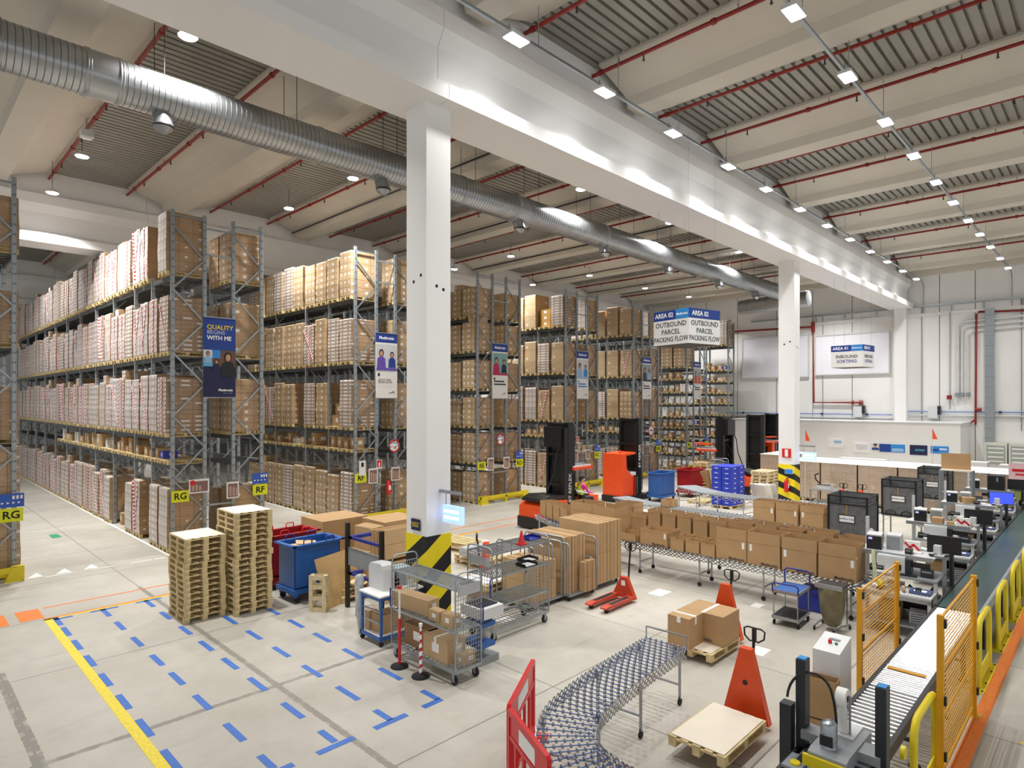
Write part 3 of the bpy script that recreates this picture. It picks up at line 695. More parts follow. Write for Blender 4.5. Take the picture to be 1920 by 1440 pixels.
fill(4, 'L', [0, 3.42, 5.85, 8.25], ['plain', 'rows', 'plain', 'white2'], [1.5, 1.65, 1.72], 5, skip=((3, 1),), tapes=(0, 0, 0, 4))
fill(4, 'R', [0, 3.42, 5.85, 8.25], ['plain', 'white2'], [1.5, 1.65], 1)
fill(5, 'L', [0, 3.42, 5.85, 8.25], ['rows', 'rows', 'brown2', 'plain'], [1.5, 1.65], 5, tapes=(0, 0, 0, 4))
fill(5, 'R', [0, 3.42, 5.85, 8.25], ['plain', 'white2'], [1.5, 1.65], 1)
fill(6, 'L', [6.65, 8.45], ['rows', 'brown', 'white'], [1.35], 3, tapes=(0, 0, 4))
fill(7, 'L', [8.45], ['rows', 'white'], [1.5], 3)
# loose cartons on pallets on the picking shelves
def carton_fn(sx, sy, sz, m, lab=True, tape=True, mark_=None):
    def fn():
        b = MB(); b.box(-sx/2, -sy/2, 0, sx/2, sy/2, sz, m)
        out = [('carton_body', b)]
        if tape:
            t = MB(); t.box(-.03, -sy/2-.002, sz*.75, .03, -sy/2, sz, PAPER) if sx < sy else None
            t.box(-sx/2-.002, -.03, 0 if sz < .3 else sz*.7, sx/2+.002, .03, sz+.002, CARD2 if not tape == 'w' else PAPER); out.append(('packing_tape', t))
        if lab:
            l = MB(); l.box(-sx/2-.004, -.1*min(1, sy*2), sz*.35, -sx/2-.002, .1*min(1, sy*2)-.02, sz*.35+min(.16, sz*.4), PAPER)
            l.box(-sx*.1, -sy/2-.004, sz*.4, sx*.3, -sy/2-.002, sz*.4+min(.14, sz*.4), PAPER); out.append(('shipping_label', l))
        return out
    return fn
SIZ = [(.5, .3, .3), (.55, .34, .5), (.4, .36, .22), (.5, .32, .62), (.42, .28, .42)]
def put_carton(si, x, y, z, rz, label, group=None, m=None, cat='carton'):
    s = SIZ[si] if isinstance(si, int) else si; m = m or CARD
    return put(('carton', s, m.name), carton_fn(*s, m), 'carton', (x, y, z+.001), rz, label, cat, group)
def put_pallet(key, L, W, H_, x, y, z, rz, label, group=None, m=PINE):
    return put(('pal', L, W, H_, m.name), lambda: pallet_mb(L, W, H_, m), 'wooden_pallet', (x, y, z+.001), rz, label, 'pallet', group)
def shelf_goods(i, z, ks, side='L', white=.15, dens=.8, tot=.1):
    x = X0[i]+.42; ss = slots(i)
    lv = ORD[sum(1 for q in LEV[i] if q <= z)-1] if z > .01 else 'floor'
    zl = '%s shelf' % lv if z > .01 else 'floor level'
    for k in ks:
        y = ss[k]
        put_pallet('s', 1.05, .78, .12, x, y, z, 0, 'pallet under loose cartons, %s from front, %s, %s' % (ORD[k], zl, SHORT[i]), 'pallets on the picking shelves of the %s' % SHORT[i])
        n = 0; yy = y-.2
        while yy < y+.3:
            if rnd.random() < dens:
                si = rnd.choice([0, 1, 2, 4, 4, 0] if (i > 5 or z < 3) else [0, 1]); s = SIZ[si]
                if s[2] > .7: si = 0
                q = rnd.random(); si = 2 if white <= q < white+tot*.3 else si; s = SIZ[si]; m = PAPER if q < white else (TOTE if q < white+tot*.3 else (CARD2 if q < .6 else CARD))
                put_carton(si, x-.25+rnd.uniform(0, .12), yy, z+.121, rnd.uniform(-.06, .06), '%s carton, %s on %s pallet from front, %s, %s' % ({'white_paper': 'white', 'blue_tote_plastic': 'blue', 'light_brown_cardboard': 'light brown'}.get(m.name, 'brown'), ORD[n], ORD[k], zl, SHORT[i]), 'loose cartons in the %s' % SHORT[i], m)
                n += 1
            yy += .40
shelf_goods(1, 2.6, range(0, 18), dens=.7)
shelf_goods(2, 2.6, range(0, 9), dens=.75)
shelf_goods(4, 2.6, range(0, 4), dens=.7); shelf_goods(5, 2.6, range(0, 4), dens=.7)
for z in (0, .98, 1.88, 2.67, 3.4, 4.25, 5.0, 5.85): shelf_goods(6, z, range(0, 3), dens=.85, white=.25)
for z in (0, .98, 1.88, 2.67, 3.4, 4.25, 5.0, 5.85, 6.65): shelf_goods(7, z, range(0, 3), dens=.85, white=.2)
for n, (x, y, z, si) in enumerate(((6.4, slots(1)[5], .0, 1), (6.4, slots(1)[6], 0, 4), (6.45, slots(1)[2]-.1, 0, 3))):
    put_carton(si, x, y, z, 0, 'brown carton on the floor in the %s gap of the RG-RF rack' % ORD[n], 'cartons filling floor gaps', CARD)
put_pallet('x', 1.05, .78, .12, 12.67, slots(2)[1], 3.42, 0, 'pallet under two brown cartons beside the tape-striped load, RF-RE rack')
put_carton((.75, .7, .42), 12.67, slots(2)[1], 3.54, 0, 'large brown carton below another, second shelf of the RF-RE rack', None, CARD)
put_carton((.5, .4, .45), 12.6, slots(2)[1]-.02, 3.965, 0, 'brown carton on top of another, second shelf of the RF-RE rack', None, CARD)
put_pallet('x', 1.05, .78, .12, 24.77, slots(4)[1], 8.25, 0, 'pallet under yellowish cartons on the top shelf of the RD-RC rack')
YC = mat('yellowish_carton', '#c99a4a', .7)
for j in range(3): put_carton((.8, .7, .3), 24.77, slots(4)[1], 8.37+.303*j, 0, 'yellowish carton, %s from the bottom of its stack, RD-RC rack top shelf' % ORD[j], 'stack of yellowish cartons', YC)

# ---------------------------------------------------------------- rack-end banners, signs, mirrors (all stand in front of y = 20.05)
YF = 20.0
def flat(x0, z0, x1, z1, m, y=0, t=.006): b = MB(); b.box(x0, y-t, z0, x1, y, z1, m); return b
def figure(b, cx, z, s, top, hair, y):
    b.prism([(cx-.2*s, z-.5*s), (cx+.2*s, z-.5*s), (cx+.17*s, z-.12*s), (cx+.06*s, z-.05*s), (cx-.06*s, z-.05*s), (cx-.17*s, z-.12*s)], 'y', y-.004, y, top)
    b.ball((cx, y-.002, z+.085*s), .11*s, .004, .15*s, hair); b.ball((cx, y-.005, z+.06*s), .075*s, .004, .105*s, SKIN)
def banner(i):
    xc = X0[i]+1.33; r = tag(empty('hanging_banner', (xc, YF, 4.62)), '', 'banner')
    W2 = .485; Hh = 2.46
    f = MB(); f.bar((-W2, 0, Hh+.01), (W2, 0, Hh+.01), .03, .03, STEEL); f.bar((-W2, 0, -.01), (W2, 0, -.01), .025, .025, STEEL); f.obj('banner_rod', r)
    if i == 1:
        b = MB(); b.box(-W2, -.004, 1.46, W2, .004, Hh, NAVY); b.box(-W2, -.004, 0, W2, .004, 1.46, NAVY2); b.obj('cloth', r)
        p = MB(); p.box(-W2, -.006, .95, W2, -.0045, 1.46, mat('brown_photo_ground', '#6b4f40', .6)); p.box(-.22, -.008, 1.21, .02, -.006, 1.46, SKYB); p.box(-W2, -.008, .95, -.22, -.006, 1.21, mat('light_sky_print', '#5fb4ea', .5)); p.box(-W2, -.008, 1.21, -.22, -.006, 1.46, LG)
        figure(p, -.35, 1.3, .5, LB, HAIR, -.009); figure(p, -.1, 1.06, .5, NAVY2, HAIR, -.009); figure(p, .25, 1.17, 1.05, BLACK, HAIR, -.009)
        p.obj('printed_portraits', r)
        ym = mat('yellow_lettering', '#f2d42a', .5)
        text('QUALITY', .19, ym, (-.38, -.006, 2.16), RNY, r, align='LEFT', bold=.004); text('BEGINS', .165, mat('pale_lettering', '#c9d6f2', .5), (-.38, -.006, 2.0), RNY, r, align='LEFT')
        text('WITH ME', .175, TXTW, (-.38, -.006, 1.83), RNY, r, align='LEFT', bold=.004)
        text('Medtronic', .105, TXTW, (.4, -.006, .22), RNY, r, align='RIGHT', bold=.003); text('Further, Together', .04, LB, (.4, -.006, .13), RNY, r, align='RIGHT')
    else:
        b = MB(); b.box(-W2, -.004, 2.1, W2, .004, Hh, NAVY); b.box(-W2, -.004, 0, W2, .004, 2.1, PAPER); b.obj('cloth', r)
        p = MB(); bg = {2: LG, 3: mat('teal_photo', '#86b3b0', .5), 4: LG, 5: mat('grey_photo', '#9aa6ad', .5), 6: mat('pale_photo', '#b9c0c6', .5)}[i]
        p.box(-W2+.02, -.006, 1.04, W2-.02, -.0045, 2.04, bg)
        tops = {2: (mat('violet_shirt', '#6a52b5', .6), NAVY), 3: (mat('magenta_shirt', '#c0275c', .6), NAVY2), 4: (LB, SKYB), 5: (DARK, LB), 6: (mat('orange_shirt', '#d2603a', .6), ORANGE)}[i]
        figure(p, -.24, 1.62, 1.0, tops[0], HAIR, -.007); figure(p, .24, 1.58, .85, tops[1], HAIR, -.007)
        p.box(-W2+.02, -.012, 1.04, W2-.02, -.0115, 1.14, tops[0])
        p.box(-.4, -.006, .82, -.3, -.0045, .94, TXTG if i < 4 else SKYB); p.box(-.4, -.006, .42, .4, -.0045, .425, LG)
        p.obj('printed_photo', r)
        text('Medtronic', .16, TXTW, (0, -.006, 2.28), RNY, r, bold=.004)
        L = {2: 'ASCOLTARE\nSENZA FILTRI', 3: 'SVILUPPA IL\nTUO TALENTO', 4: 'COLLABORARE\nINSIEME', 5: 'LAVORARE\nINSIEME', 6: 'CRESCERE\nINSIEME'}
        if i == 2: text(L[i], .105, TXTG, (-.38, -.006, .64), RNY, r, align='LEFT')
        else:
            q = MB()
            for k in range(2): q.box(-.38, -.006, .60+.13*k, .36-.1*k, -.0045, .67+.13*k, SKYB if i == 4 else TXTG)
            q.obj('small_print', r)
        q = MB(); q.bar((.1, -.006, .18), (.38, -.006, .24), .004, .02, TXTG); q.bar((.25, -.006, .28), (.36, -.006, .14), .004, .015, TXTG); q.obj('signature_print', r)
    desc = {1: 'navy banner reading QUALITY BEGINS WITH ME with portraits', 2: 'banner with two people talking, one in a violet shirt', 3: 'banner with a magenta-clad figure on a teal photo', 4: 'banner with two small figures in light blue', 5: 'narrow banner with a grey photo', 6: 'banner with an orange-clad figure'}[i]
    r['label'] = desc+' on the '+SHORT[i]; return r
for i in range(1, 7): banner(i)
def sign(x, z, txt, label, w_=.48, h_=.34):
    r = tag(empty('aisle_sign', (x, YF-.0, z)), label, 'sign'); flat(-w_/2, -h_/2, w_/2, h_/2, SIGNY, 0, .01).obj('sign_plate', r)
    text(txt, .27, TXT, (0, -.012, -.005), RNY, r, bold=.006)
def bsign(x, z, label):
    r = tag(empty('direction_sign', (x, YF-.0, z)), label, 'sign'); flat(-.26, -.17, .26, .17, mat('blue_sign_board', '#3260c4', .5), 0, .01).obj('sign_plate', r)
    b = MB()
    for k in range(3): b.box(.02+.08*k, -.013, .03, .07+.08*k, -.0105, .12, PAPER)
    for k in range(4): b.prism([(-.2+.11*k, -.09), (-.14+.11*k, -.06), (-.2+.11*k, -.03)], 'y', -.013, -.0105, PAPER)
    b.obj('pictograms', r)
RN = ['RG', 'RF', 'RE', 'RD', 'RC', 'RB', 'RA']
for i in range(8):
    if i >= 1: sign(X0[i]+.2, 1.66, RN[i-1], 'yellow %s sign on the left post of the %s' % (RN[i-1], SHORT[i]))
    if i <= 6: sign(X0[i]+2.6, 1.62, RN[i], 'yellow %s sign on the right post of the %s' % (RN[i], SHORT[i])); bsign(X0[i]+2.6, 1.99, 'blue arrow sign above the %s sign on the %s' % (RN[i], SHORT[i]))
def photo(x, z, w_, h_, label, red=0):
    r = tag(empty('instruction_photo', (x, YF-.02, z)), label, 'notice'); flat(-w_/2, -h_/2, w_/2, h_/2, PAPER, 0, .01).obj('board', r)
    b = MB(); b.box(-w_/2+.04, -.013, -h_/2+.04, w_/2-.04, -.0105, h_/2-.06, mat('photo_brown', '#8c6b66', .6))
    for k in range(3): b.box(-w_/2+.08+k*.1, -.015, -h_/2+.08, -w_/2+.15+k*.1, -.0135, h_/2-.14-k*.03, mat('photo_tan', '#c0a08e', .6))
    if red: b.cyl((-w_/2+.1, -.0135, h_/2-.1), (-w_/2+.1, -.017, h_/2-.1), .08, REDP, 12)
    b.obj('printed_photo', r)
for i in range(1, 7):
    photo(X0[i]+.72, 1.92 if i == 1 else 1.7, .58 if i == 1 else .4, .42 if i == 1 else .56, 'notice with a picture of stacked pallets, left one on the %s' % SHORT[i], i == 1); photo(X0[i]+1.72, 1.7, .38, .52, 'notice with a picture of stacked pallets, right one on the %s' % SHORT[i])
def mirror(x, z, label):
    r = tag(empty('safety_mirror', (x, YF-.1, z)), label, 'mirror')
    b = MB(); b.lathe([(.2, -.0), (.24, -.02), (.255, -.0), (.24, .03), (.0, .04)], REDP, n=24, axis='y'); b.obj('mirror_rim', r)
    b = MB(); b.lathe([(.0, -.07), (.1, -.06), (.17, -.035), (.21, .0)], mat('mirror_glass', '#dfe4e8', .08, .9, 0), n=24, axis='y'); b.obj('mirror_glass', r)
    b = MB(); b.bar((0, .04, 0), (0, .12, 0), .04, .04, STEEL); b.obj('bracket', r)
mirror(X0[2]+1.62, 2.78, 'round convex mirror with red rim on the RF-RE rack'); mirror(X0[3]+1.28, 2.78, 'round convex mirror with red rim on the RE-RD rack')
r = tag(empty('round_sign', (X0[5]+1.76, YF+.0, 2.75)), 'round white sign with red rim on the RC-RB rack', 'sign')
b = MB(); b.cyl((0, 0, 0), (0, -.02, 0), .3, REDP, 24); b.obj('rim', r); b = MB(); b.cyl((0, -.02, 0), (0, -.03, 0), .255, PAPER, 24); b.obj('face', r)
b = MB(); b.bar((-.13, -.034, 0), (.13, -.034, 0), .004, .07, TXTG); b.obj('printed_line', r)
def firesign(x, y, z, label, face='y', s=.24):
    r = tag(empty('fire_sign', (x, y, z)), label, 'sign'); b = MB(); g = MB()
    if face == 'y': b.box(-s/2, -.012, -s*.7, s/2, 0, s*.7, PAPER); g.box(-s/2+.02, -.016, -s*.45, s/2-.02, -.012, s*.6, REDP); g.box(-.03, -.02, -s*.35, .03, -.016, s*.25, PAPER)
    else: b.box(-.012, -s/2, -s*.5, 0, s/2, s*.5, REDP); g.box(-.018, -s*.18, -s*.4, -.012, s*.18, s*.4, PAPER)
    b.obj('sign_plate', r); g.obj('pictogram', r)
firesign(X0[2]+.98, YF-.02, 2.12, 'red and white fire extinguisher sign on the RF-RE rack'); firesign(X0[4]+.9, YF-.02, 2.5, 'red fire sign on the RD-RC rack'); firesign(X0[6]+1.76, YF-.02, 2.4, 'red fire sign on the RB-RA rack')
r = tag(empty('paper_notice', (X0[2]+.25, YF-.03, 1.95)), 'white sheet notices pinned above the RF sign on the RF-RE rack', 'notice'); flat(-.14, -.2, .14, .35, PAPER).obj('sheet', r); b = flat(-.05, .12, .05, .28, BLACK, -.007); b.obj('pictogram', r)
def extinguisher(x, y, z, label):
    r = tag(empty('fire_extinguisher', (x, y, z)), label, 'fire extinguisher')
    b = MB(); b.lathe([(.0, 0), (.085, .01), (.09, .05), (.09, .42), (.06, .5), (.03, .53), (.03, .56)], REDP, n=14); b.obj('cylinder', r)
    b = MB(); b.box(-.03, .085, .3, .03, .21, .36, DARK); b.bar((0, 0, .56), (0, -.1, .6), .03, .03, BLACK); b.tube([(0, 0, .56), (.09, -.03, .5), (.11, -.03, .3), (.1, -.03, .12)], .014, BLACK, 6); b.obj('hose_and_valve', r)
    b = MB(); b.box(-.05, -.093, .18, .05, -.088, .36, PAPER); b.obj('label_plate', r)
extinguisher(X0[2]+1.32, YF-.15, .95, 'red fire extinguisher hanging on the RF-RE rack'); extinguisher(X0[6]+1.5, YF-.15, .95, 'red fire extinguisher hanging on the RB-RA rack')
extinguisher(26.19, 9.82, .75, 'red fire extinguisher hanging on the striped base of the far column')
firesign(26.28, 9.85, 2.35, 'red and white fire extinguisher sign on the far column', 'x', .36)
r = tag(empty('column_plate', (26.27, 9.75, 1.6)), 'small blue plate on the striped base of the far column', 'sign'); b = MB(); b.box(-.015, -.16, -.1, 0, .16, .1, PAPER); b.obj('plate', r); b = MB(); b.box(-.02, -.15, -.09, -.015, .15, .09, SKYB); b.obj('print', r)
r = tag(empty('column_plate', (7.375, 9.86, 2.08)), 'small black and yellow plate on the near column above the stripes', 'sign'); b = MB(); b.box(-.012, -.14, -.11, 0, .14, .11, NAVY2); b.obj('plate', r)
text('QUALITY\nBEGINS', .06, mat('yellow_lettering', '#f2d42a', .5), (-.014, 0, 0), RNX, r)

# ---------------------------------------------------------------- hanging cube signs
def cube(cx, cy, z0, h, w_, ang, L1, L2, label, col2):
    r = tag(empty('hanging_cube_sign', (cx, cy, z0), ang), label, 'hanging sign')   # near vertical corner at the origin, faces along +y and +x
    b = MB(); b.box(0, 0, 0, w_, w_, h*.72, PAPER); b.box(-.001, -.001, h*.72, w_, w_, h, NAVY); b.box(.02, .02, -.012, w_-.02, w_-.02, 0, BLACK); b.obj('sign_box', r)
    q = MB(); q.box(-.006, .0, h*.725, -.001, w_*.36, h, SKYB); q.obj('blue_panel', r)
    text(L1, h*.19, TXTW, (-.004, w_*.69, h*.86), RNX, r, bold=.004); text('Medtronic', h*.1, TXTW, (-.009, w_*.18, h*.86), RNX, r, bold=.002)
    text(L1, h*.19, TXTW, (w_*.36, -.004, h*.86), RNY, r, bold=.004)
    ls = L2.split('|'); sz = h*.205
    for k, t in enumerate(ls):
        zz = h*.58-k*h*.215 if len(ls) == 3 else h*.48-k*h*.22
        text(t, sz, col2[k], (-.004, w_/2, zz), RNX, r, sx=.86 if len(t) > 9 else 1.0, bold=.002); text(t, sz, col2[k], (w_/2, -.004, zz), RNY, r, sx=.86 if len(t) > 9 else 1.0, bold=.002)
    ww = MB()
    for a, c in ((.1, .1), (w_-.1, .1), (.1, w_-.1), (w_-.1, w_-.1)): ww.cyl((a, c, h), (a, c, 12.3-z0), .004, STEEL, 4)
    ww.obj('suspension_wire', r)
cube(16.35, 8.88, 6.18, 1.02, 1.37, math.radians(-12.5), 'AREA 02', 'OUTBOUND|PARCEL|PACKING FLOW', 'white and navy cube sign reading AREA 02 OUTBOUND PARCEL PACKING FLOW', (TXTG, TXTG, TXTG))
cube(31.5, 8.40, 6.08, 1.02, 1.4, math.radians(-5), 'AREA 01', 'INBOUND|SORTING', 'smaller white and navy cube sign reading AREA 01 INBOUND SORTING', (TXTG, NAVY))
# lit exit-type signs on column arms
def litsign(x, y, z, label):
    r = tag(empty('lit_sign', (x, y, z)), label, 'lit sign')
    b = MB(); b.box(-.05, -.62, .36, .0, .0, .42, STEEL); b.bar((-.0, -.15, .36), (-.0, -.15, .12), .012, .012, STEEL); b.bar((0, -.58, .36), (0, -.58, .12), .012, .012, STEEL); b.obj('arm', r)
    b = MB(); b.box(-.05, -.64, -.2, .05, -.1, .13, EXITM); b.obj('panel', r)
    b = MB(); b.box(-.055, -.58, .0, -.05, -.16, .05, EXITW); b.box(-.055, -.58, -.12, -.05, -.16, -.07, EXITW); b.obj('light_tube', r)
litsign(7.75, 9.54, 2.35, 'lit blue-white sign on an arm beside the near column'); litsign(26.9, 9.54, 2.25, 'lit blue-white sign on an arm beside the far column')
# ================================================================ middle of the hall
def pallet_stack(n, x, y, rz, L, W, H_, nm, jit=.03, sheet=True, m=PINE):
    for k in range(n):
        lab = 'wooden pallet, %s from the bottom of the %s' % (ORD[k], nm)
        if k == n-1: lab = 'topmost wooden pallet of the '+nm
        put_pallet('k', L, W, H_, x+rnd.uniform(-jit, jit), y+rnd.uniform(-jit, jit), k*(H_+.001), rz+rnd.uniform(-.012, .012), lab, 'pallets of the '+nm, m)
    if sheet:
        b = MB(); b.box(-L/2+.02, -W/2+.02, 0, L/2-.02, W/2-.02, .008, SHEET)
        for k in range(5): b.box(-L/2+.1+k*.18, -W/2+.01, .0, -L/2+.18+k*.18, -W/2+.02, .006, DARK)
        o = b.obj('layer_board', loc=(x, y, n*(H_+.001)+.002), rz=rz); tag(o, 'pale board lying on top of the '+nm, 'board')
pallet_stack(14, 4.72, 13.95, PI/2, .98, .8, .12, 'lower pallet stack left of the blue bin', .015)
pallet_stack(18, 5.6, 13.66, PI/2, .98, .8, .118, 'tall pallet stack left of the blue bin', .015)
def bin_fn(m, mr, L=1.15, W=.7):
    def fn():
        b = MB(); t = .02; z0, z1 = .3, 1.27
        for (a, c, d, e) in ((-L/2, -W/2, L/2, -W/2+t), (-L/2, W/2-t, L/2, W/2), (-L/2, -W/2, -L/2+t, W/2), (L/2-t, -W/2, L/2, W/2)): b.box(a, c, z0, d, e, z1, m)
        b.box(-L/2, -W/2, z0, L/2, W/2, z0+.03, m)
        rim = MB()
        for (a, c, d, e) in ((-L/2-.09, -W/2-.09, L/2+.09, -W/2+.01), (-L/2-.09, W/2-.01, L/2+.09, W/2+.09), (-L/2-.09, -W/2-.09, -L/2+.01, W/2+.09), (L/2-.01, -W/2-.09, L/2+.09, W/2+.09)): rim.box(a, c, z1-.015, d, e, z1+.02, m)
        d = MB(); d.box(-L/2-.05, -W/2-.05, .2, L/2+.05, W/2+.05, .3, m)
        cs = []
        for sx in (-1, 1):
            for sy in (-1, 1):
                c = MB(); c.box(sx*(L/2-.05)-.04, sy*(W/2-.03)-.04, .12, sx*(L/2-.05)+.04, sy*(W/2-.03)+.04, .2, m); c.cyl((sx*(L/2-.08), sy*(W/2-.03)-.025, .07), (sx*(L/2-.08), sy*(W/2-.03)+.025, .07), .07, RUB, 12); cs.append(('caster', c))
        hs = []
        for sx in (-.28, .28):
            for sy in (-1, 1):
                h = MB(); y = sy*(W/2+.05); h.tube([(sx-.1, y, z1), (sx-.1, y, z1+.1), (sx-.08, y, z1+.12), (sx+.08, y, z1+.12), (sx+.1, y, z1+.1), (sx+.1, y, z1)], .014, mr, 6); hs.append(('handle', h))
        return [('bin_body', b), ('rim', rim), ('dolly_frame', d)]+cs+hs
    return fn
put('binb', bin_fn(BLUE, DBLUE), 'waste_bin', (7.02, 13.45, 0), .04, 'big blue steel bin on castors beside the tall pallet stack', 'bin', 'wheeled steel bins')
put('binr', bin_fn(BREDM, REDP), 'waste_bin', (7.1, 14.75, 0), .04, 'big red steel bin behind the near blue bin', 'bin', 'wheeled steel bins')
put('binb', None, 'waste_bin', (24.85, 14.85, 0), .05, 'blue steel bin in the background left of the blue totes', 'bin', 'wheeled steel bins')
put('binr', None, 'waste_bin', (27.0, 14.6, 0), 0, 'red steel bin in the background beside the far blue bin', 'bin', 'wheeled steel bins')
for i, (x, y, r, s) in enumerate(((6.75, 13.4, .3, .5), (6.95, 13.5, -.4, .45))):
    b = MB(); b.box(-s/2, -s*.3, 0, s/2, s*.3, .01, CARD2); o = b.obj('cardboard_scrap', loc=(x, y, 1.2+.02*i)); o.rotation_euler = (.12, .1, r); tag(o, ['pale cardboard sheet sticking up inside the near blue bin', 'second cardboard sheet lying inside the near blue bin'][i], 'cardboard')
# leaning board and upright pallets
b = MB(); b.box(-.62, -.015, 0, .62, .015, 1.1, mat('chipboard', '#c2a06c', .8, 0, .1, 30)); o = b.obj('leaning_board', loc=(7.35, 12.42, 0)); o.rotation_euler = (-.32, 0, .35)
tag(o, 'chipboard panel leaning against the front of the near blue bin', 'board')
b = MB()
for y in (-.07, .07):
    for z in (.0, .24, .48, .68): b.box(-.19, y-.01, z, .19, y+.01, z+.09, PINE2)
    for x in (-.15, .15): b.box(x-.04, y-.02, 0, x+.04, y+.02, .77, PINE2)
for x in (-.15, .15):
    for z in (.0, .34, .68): b.box(x-.04, -.07, z, x+.04, .07, z+.09, PINE)
tag(b.obj('wooden_pallet', loc=(6.62, 12.28, 0), rz=-.95), 'narrow pallet standing on end in front of the chipboard panel', 'pallet')
o = put_pallet('k', 1.2, .8, .13, 7.6, 13.0-.1, 0, PI/2, 'pallet lying flat behind the black post', None, PINE)
for i, (x, y, z, rx, lab) in enumerate(((7.62, 12.75, .14, 0, 'broken wooden frame stacked on the pallet behind the black post'), (7.66, 12.8, .28, .15, 'tilted wooden frame on top of the broken frames behind the black post'))):
    o = put_pallet('sm', .8, .6, .12, x, y, z, .3, lab, None, PINE2); o.rotation_euler = (rx, 0, .3+i*.5)
# big cartons behind the bins
def cbox(x0, y0, x1, y1, z0, z1, label, m=CARD, rz=0, lab=False, tape=False):
    return put(('cb', round(x1-x0, 2), round(y1-y0, 2), round(z1-z0, 2), m.name, lab, tape), carton_fn(x1-x0, y1-y0, z1-z0, m, lab, tape), 'carton', ((x0+x1)/2, (y0+y1)/2, z0+.001), rz, label, 'carton')
cbox(8.35, 15.3, 9.75, 16.5, 0, 1.25, 'large brown carton standing behind the red bin')
cbox(9.3, 13.8, 10.5, 14.9, 0, 1.3, 'tall brown carton behind the blue bin, left of the column', CARD)
def bundle_fn(n, L, H_, th=.045, m=CARD):
    def fn():
        out = []; rr = random.Random(n*7+int(H_*10))
        for k in range(n):
            b = MB(); dx = rr.uniform(-.012, .012); dz = rr.uniform(-.01, .015); x = (k-n/2)*th
            b.box(x, -L/2+dx, 0, x+th*.94, L/2+dx, H_*.5-.006, m if k % 3 else CARD2); b.box(x+.002, -L/2+dx+.004, H_*.5, x+th*.94-.003, L/2+dx-.003, H_+dz, m if k % 3 else CARD2)
            out.append(('carton_blank', b))
        return out
    return fn
def bundle(n, L, H_, x, y, z, rz, label, th=.045, rx=0, ry=0):
    o = put(('bun', n, L, H_, th), bundle_fn(n, L, H_, th), 'carton_blank_bundle', (x, y, z), rz, label, 'cardboard bundle'); o.rotation_euler = (rx, ry, rz); return o
cbox(7.95, 11.6, 8.95, 12.5, .15, .86, 'long brown carton under the tilted blanks left of the column')
o = put_pallet('k', 1.2, .8, .13, 8.45, 12.05, 0, 0, 'pallet carrying the long carton left of the near column', None, PINE)
bundle(12, .9, .66, 8.4, 12.05, .9, PI/2, 'tilted bundle of flat cartons on top of the long carton', .05, 0, .1)
bundle(7, .7, .55, 8.55, 13.35, .85, .1, 'upright bundle of flat cartons just behind the black post', .05)
cbox(8.1, 12.98, 9.0, 13.7, 0, .84, 'brown carton carrying an upright bundle behind the black post')
# black post screen
r = tag(empty('post_screen', (7.18, 0, 0)), 'black post screen with grey panel and blue bars beside the printer table', 'screen')
for y in (12.06, 10.75): b = MB(); b.box(-.04, y-.04, 0, .04, y+.04, 1.84, BLACK); b.obj('post', r)
b = MB(); b.box(-.012, 10.8, .95, .012, 12.02, 1.3, GREYM); b.box(-.02, 10.8, 1.29, .02, 12.02, 1.32, STEEL); b.box(-.02, 10.8, .94, .02, 12.02, .96, STEEL); b.obj('panel', r)
for z, x1 in ((1.5, .5), (.72, .3)): b = MB(); b.box(0, 11.9, z, x1, 12.0, z+.07, DBLUE); b.box(0, 10.8, z, .05, 12, z+.06, DBLUE); b.obj('shelf_bar', r)
# film sleeve hanging beside the table
b = MB(); b.lathe([(.02, .0), (.05, .3), (.085, .35), (.07, .6), (.09, .8), (.075, 1.0), (.085, 1.12), (.02, 1.15)], FILM, (6.52, 10.52, 0), 10); tag(b.obj('film_roll'), 'crumpled clear film hanging at the left of the printer table', 'film')
# printer table
r = tag(empty('printer_table', (6.42, 9.66, 0)), 'blue-framed wheeled table with white top carrying the printers', 'table')
b = MB(); b.box(-.04, -.05, .9, .95, .66, .93, PAPER); b.obj('tabletop', r)
for x, y in ((.02, 0), (.02, .62), (.86, 0), (.86, .62)):
    b = MB(); b.box(x-.022, y-.022, .1, x+.022, y+.022, .9, BLUE); g = b.obj('leg', r); c = MB(); c.cyl((x, y-.02, .045), (x, y+.02, .045), .045, RUB, 10); c.bar((x, y, .05), (x, y, .1), .02, .03, STEEL); c.obj('caster', g)
b = MB(); b.box(0, 0, .82, .88, .03, .88, BLUE); b.box(0, .6, .82, .88, .63, .88, BLUE); b.box(0, 0, .82, .03, .62, .88, BLUE); b.box(.85, 0, .82, .88, .62, .88, BLUE); b.bar((.02, 0, .62), (.02, .62, .62), .02, .025, STEEL); b.bar((.02, 0, .4), (.02, .62, .4), .02, .025, STEEL); b.obj('frame_rail', r)
b = MB(); b.box(0, 0, .14, .88, .64, .17, PAPER); b.box(-.01, -.01, .1, .89, .01, .17, BLUE); b.box(-.01, .62, .1, .89, .65, .17, BLUE); b.box(-.01, 0, .1, .01, .65, .17, BLUE); b.obj('lower_shelf', r)
cbox(6.55, 9.75, 6.95, 10.15, .17, .5, 'brown open-topped carton on the lower shelf of the printer table')
cbox(6.5, 10.16, 6.68, 10.3, .17, .52, 'slim brown carton left of the open one under the printer table', CARD2)
cbox(7.0, 9.8, 7.25, 10.2, .17, .42, 'dark brown carton at the right end under the printer table', CARDIN)
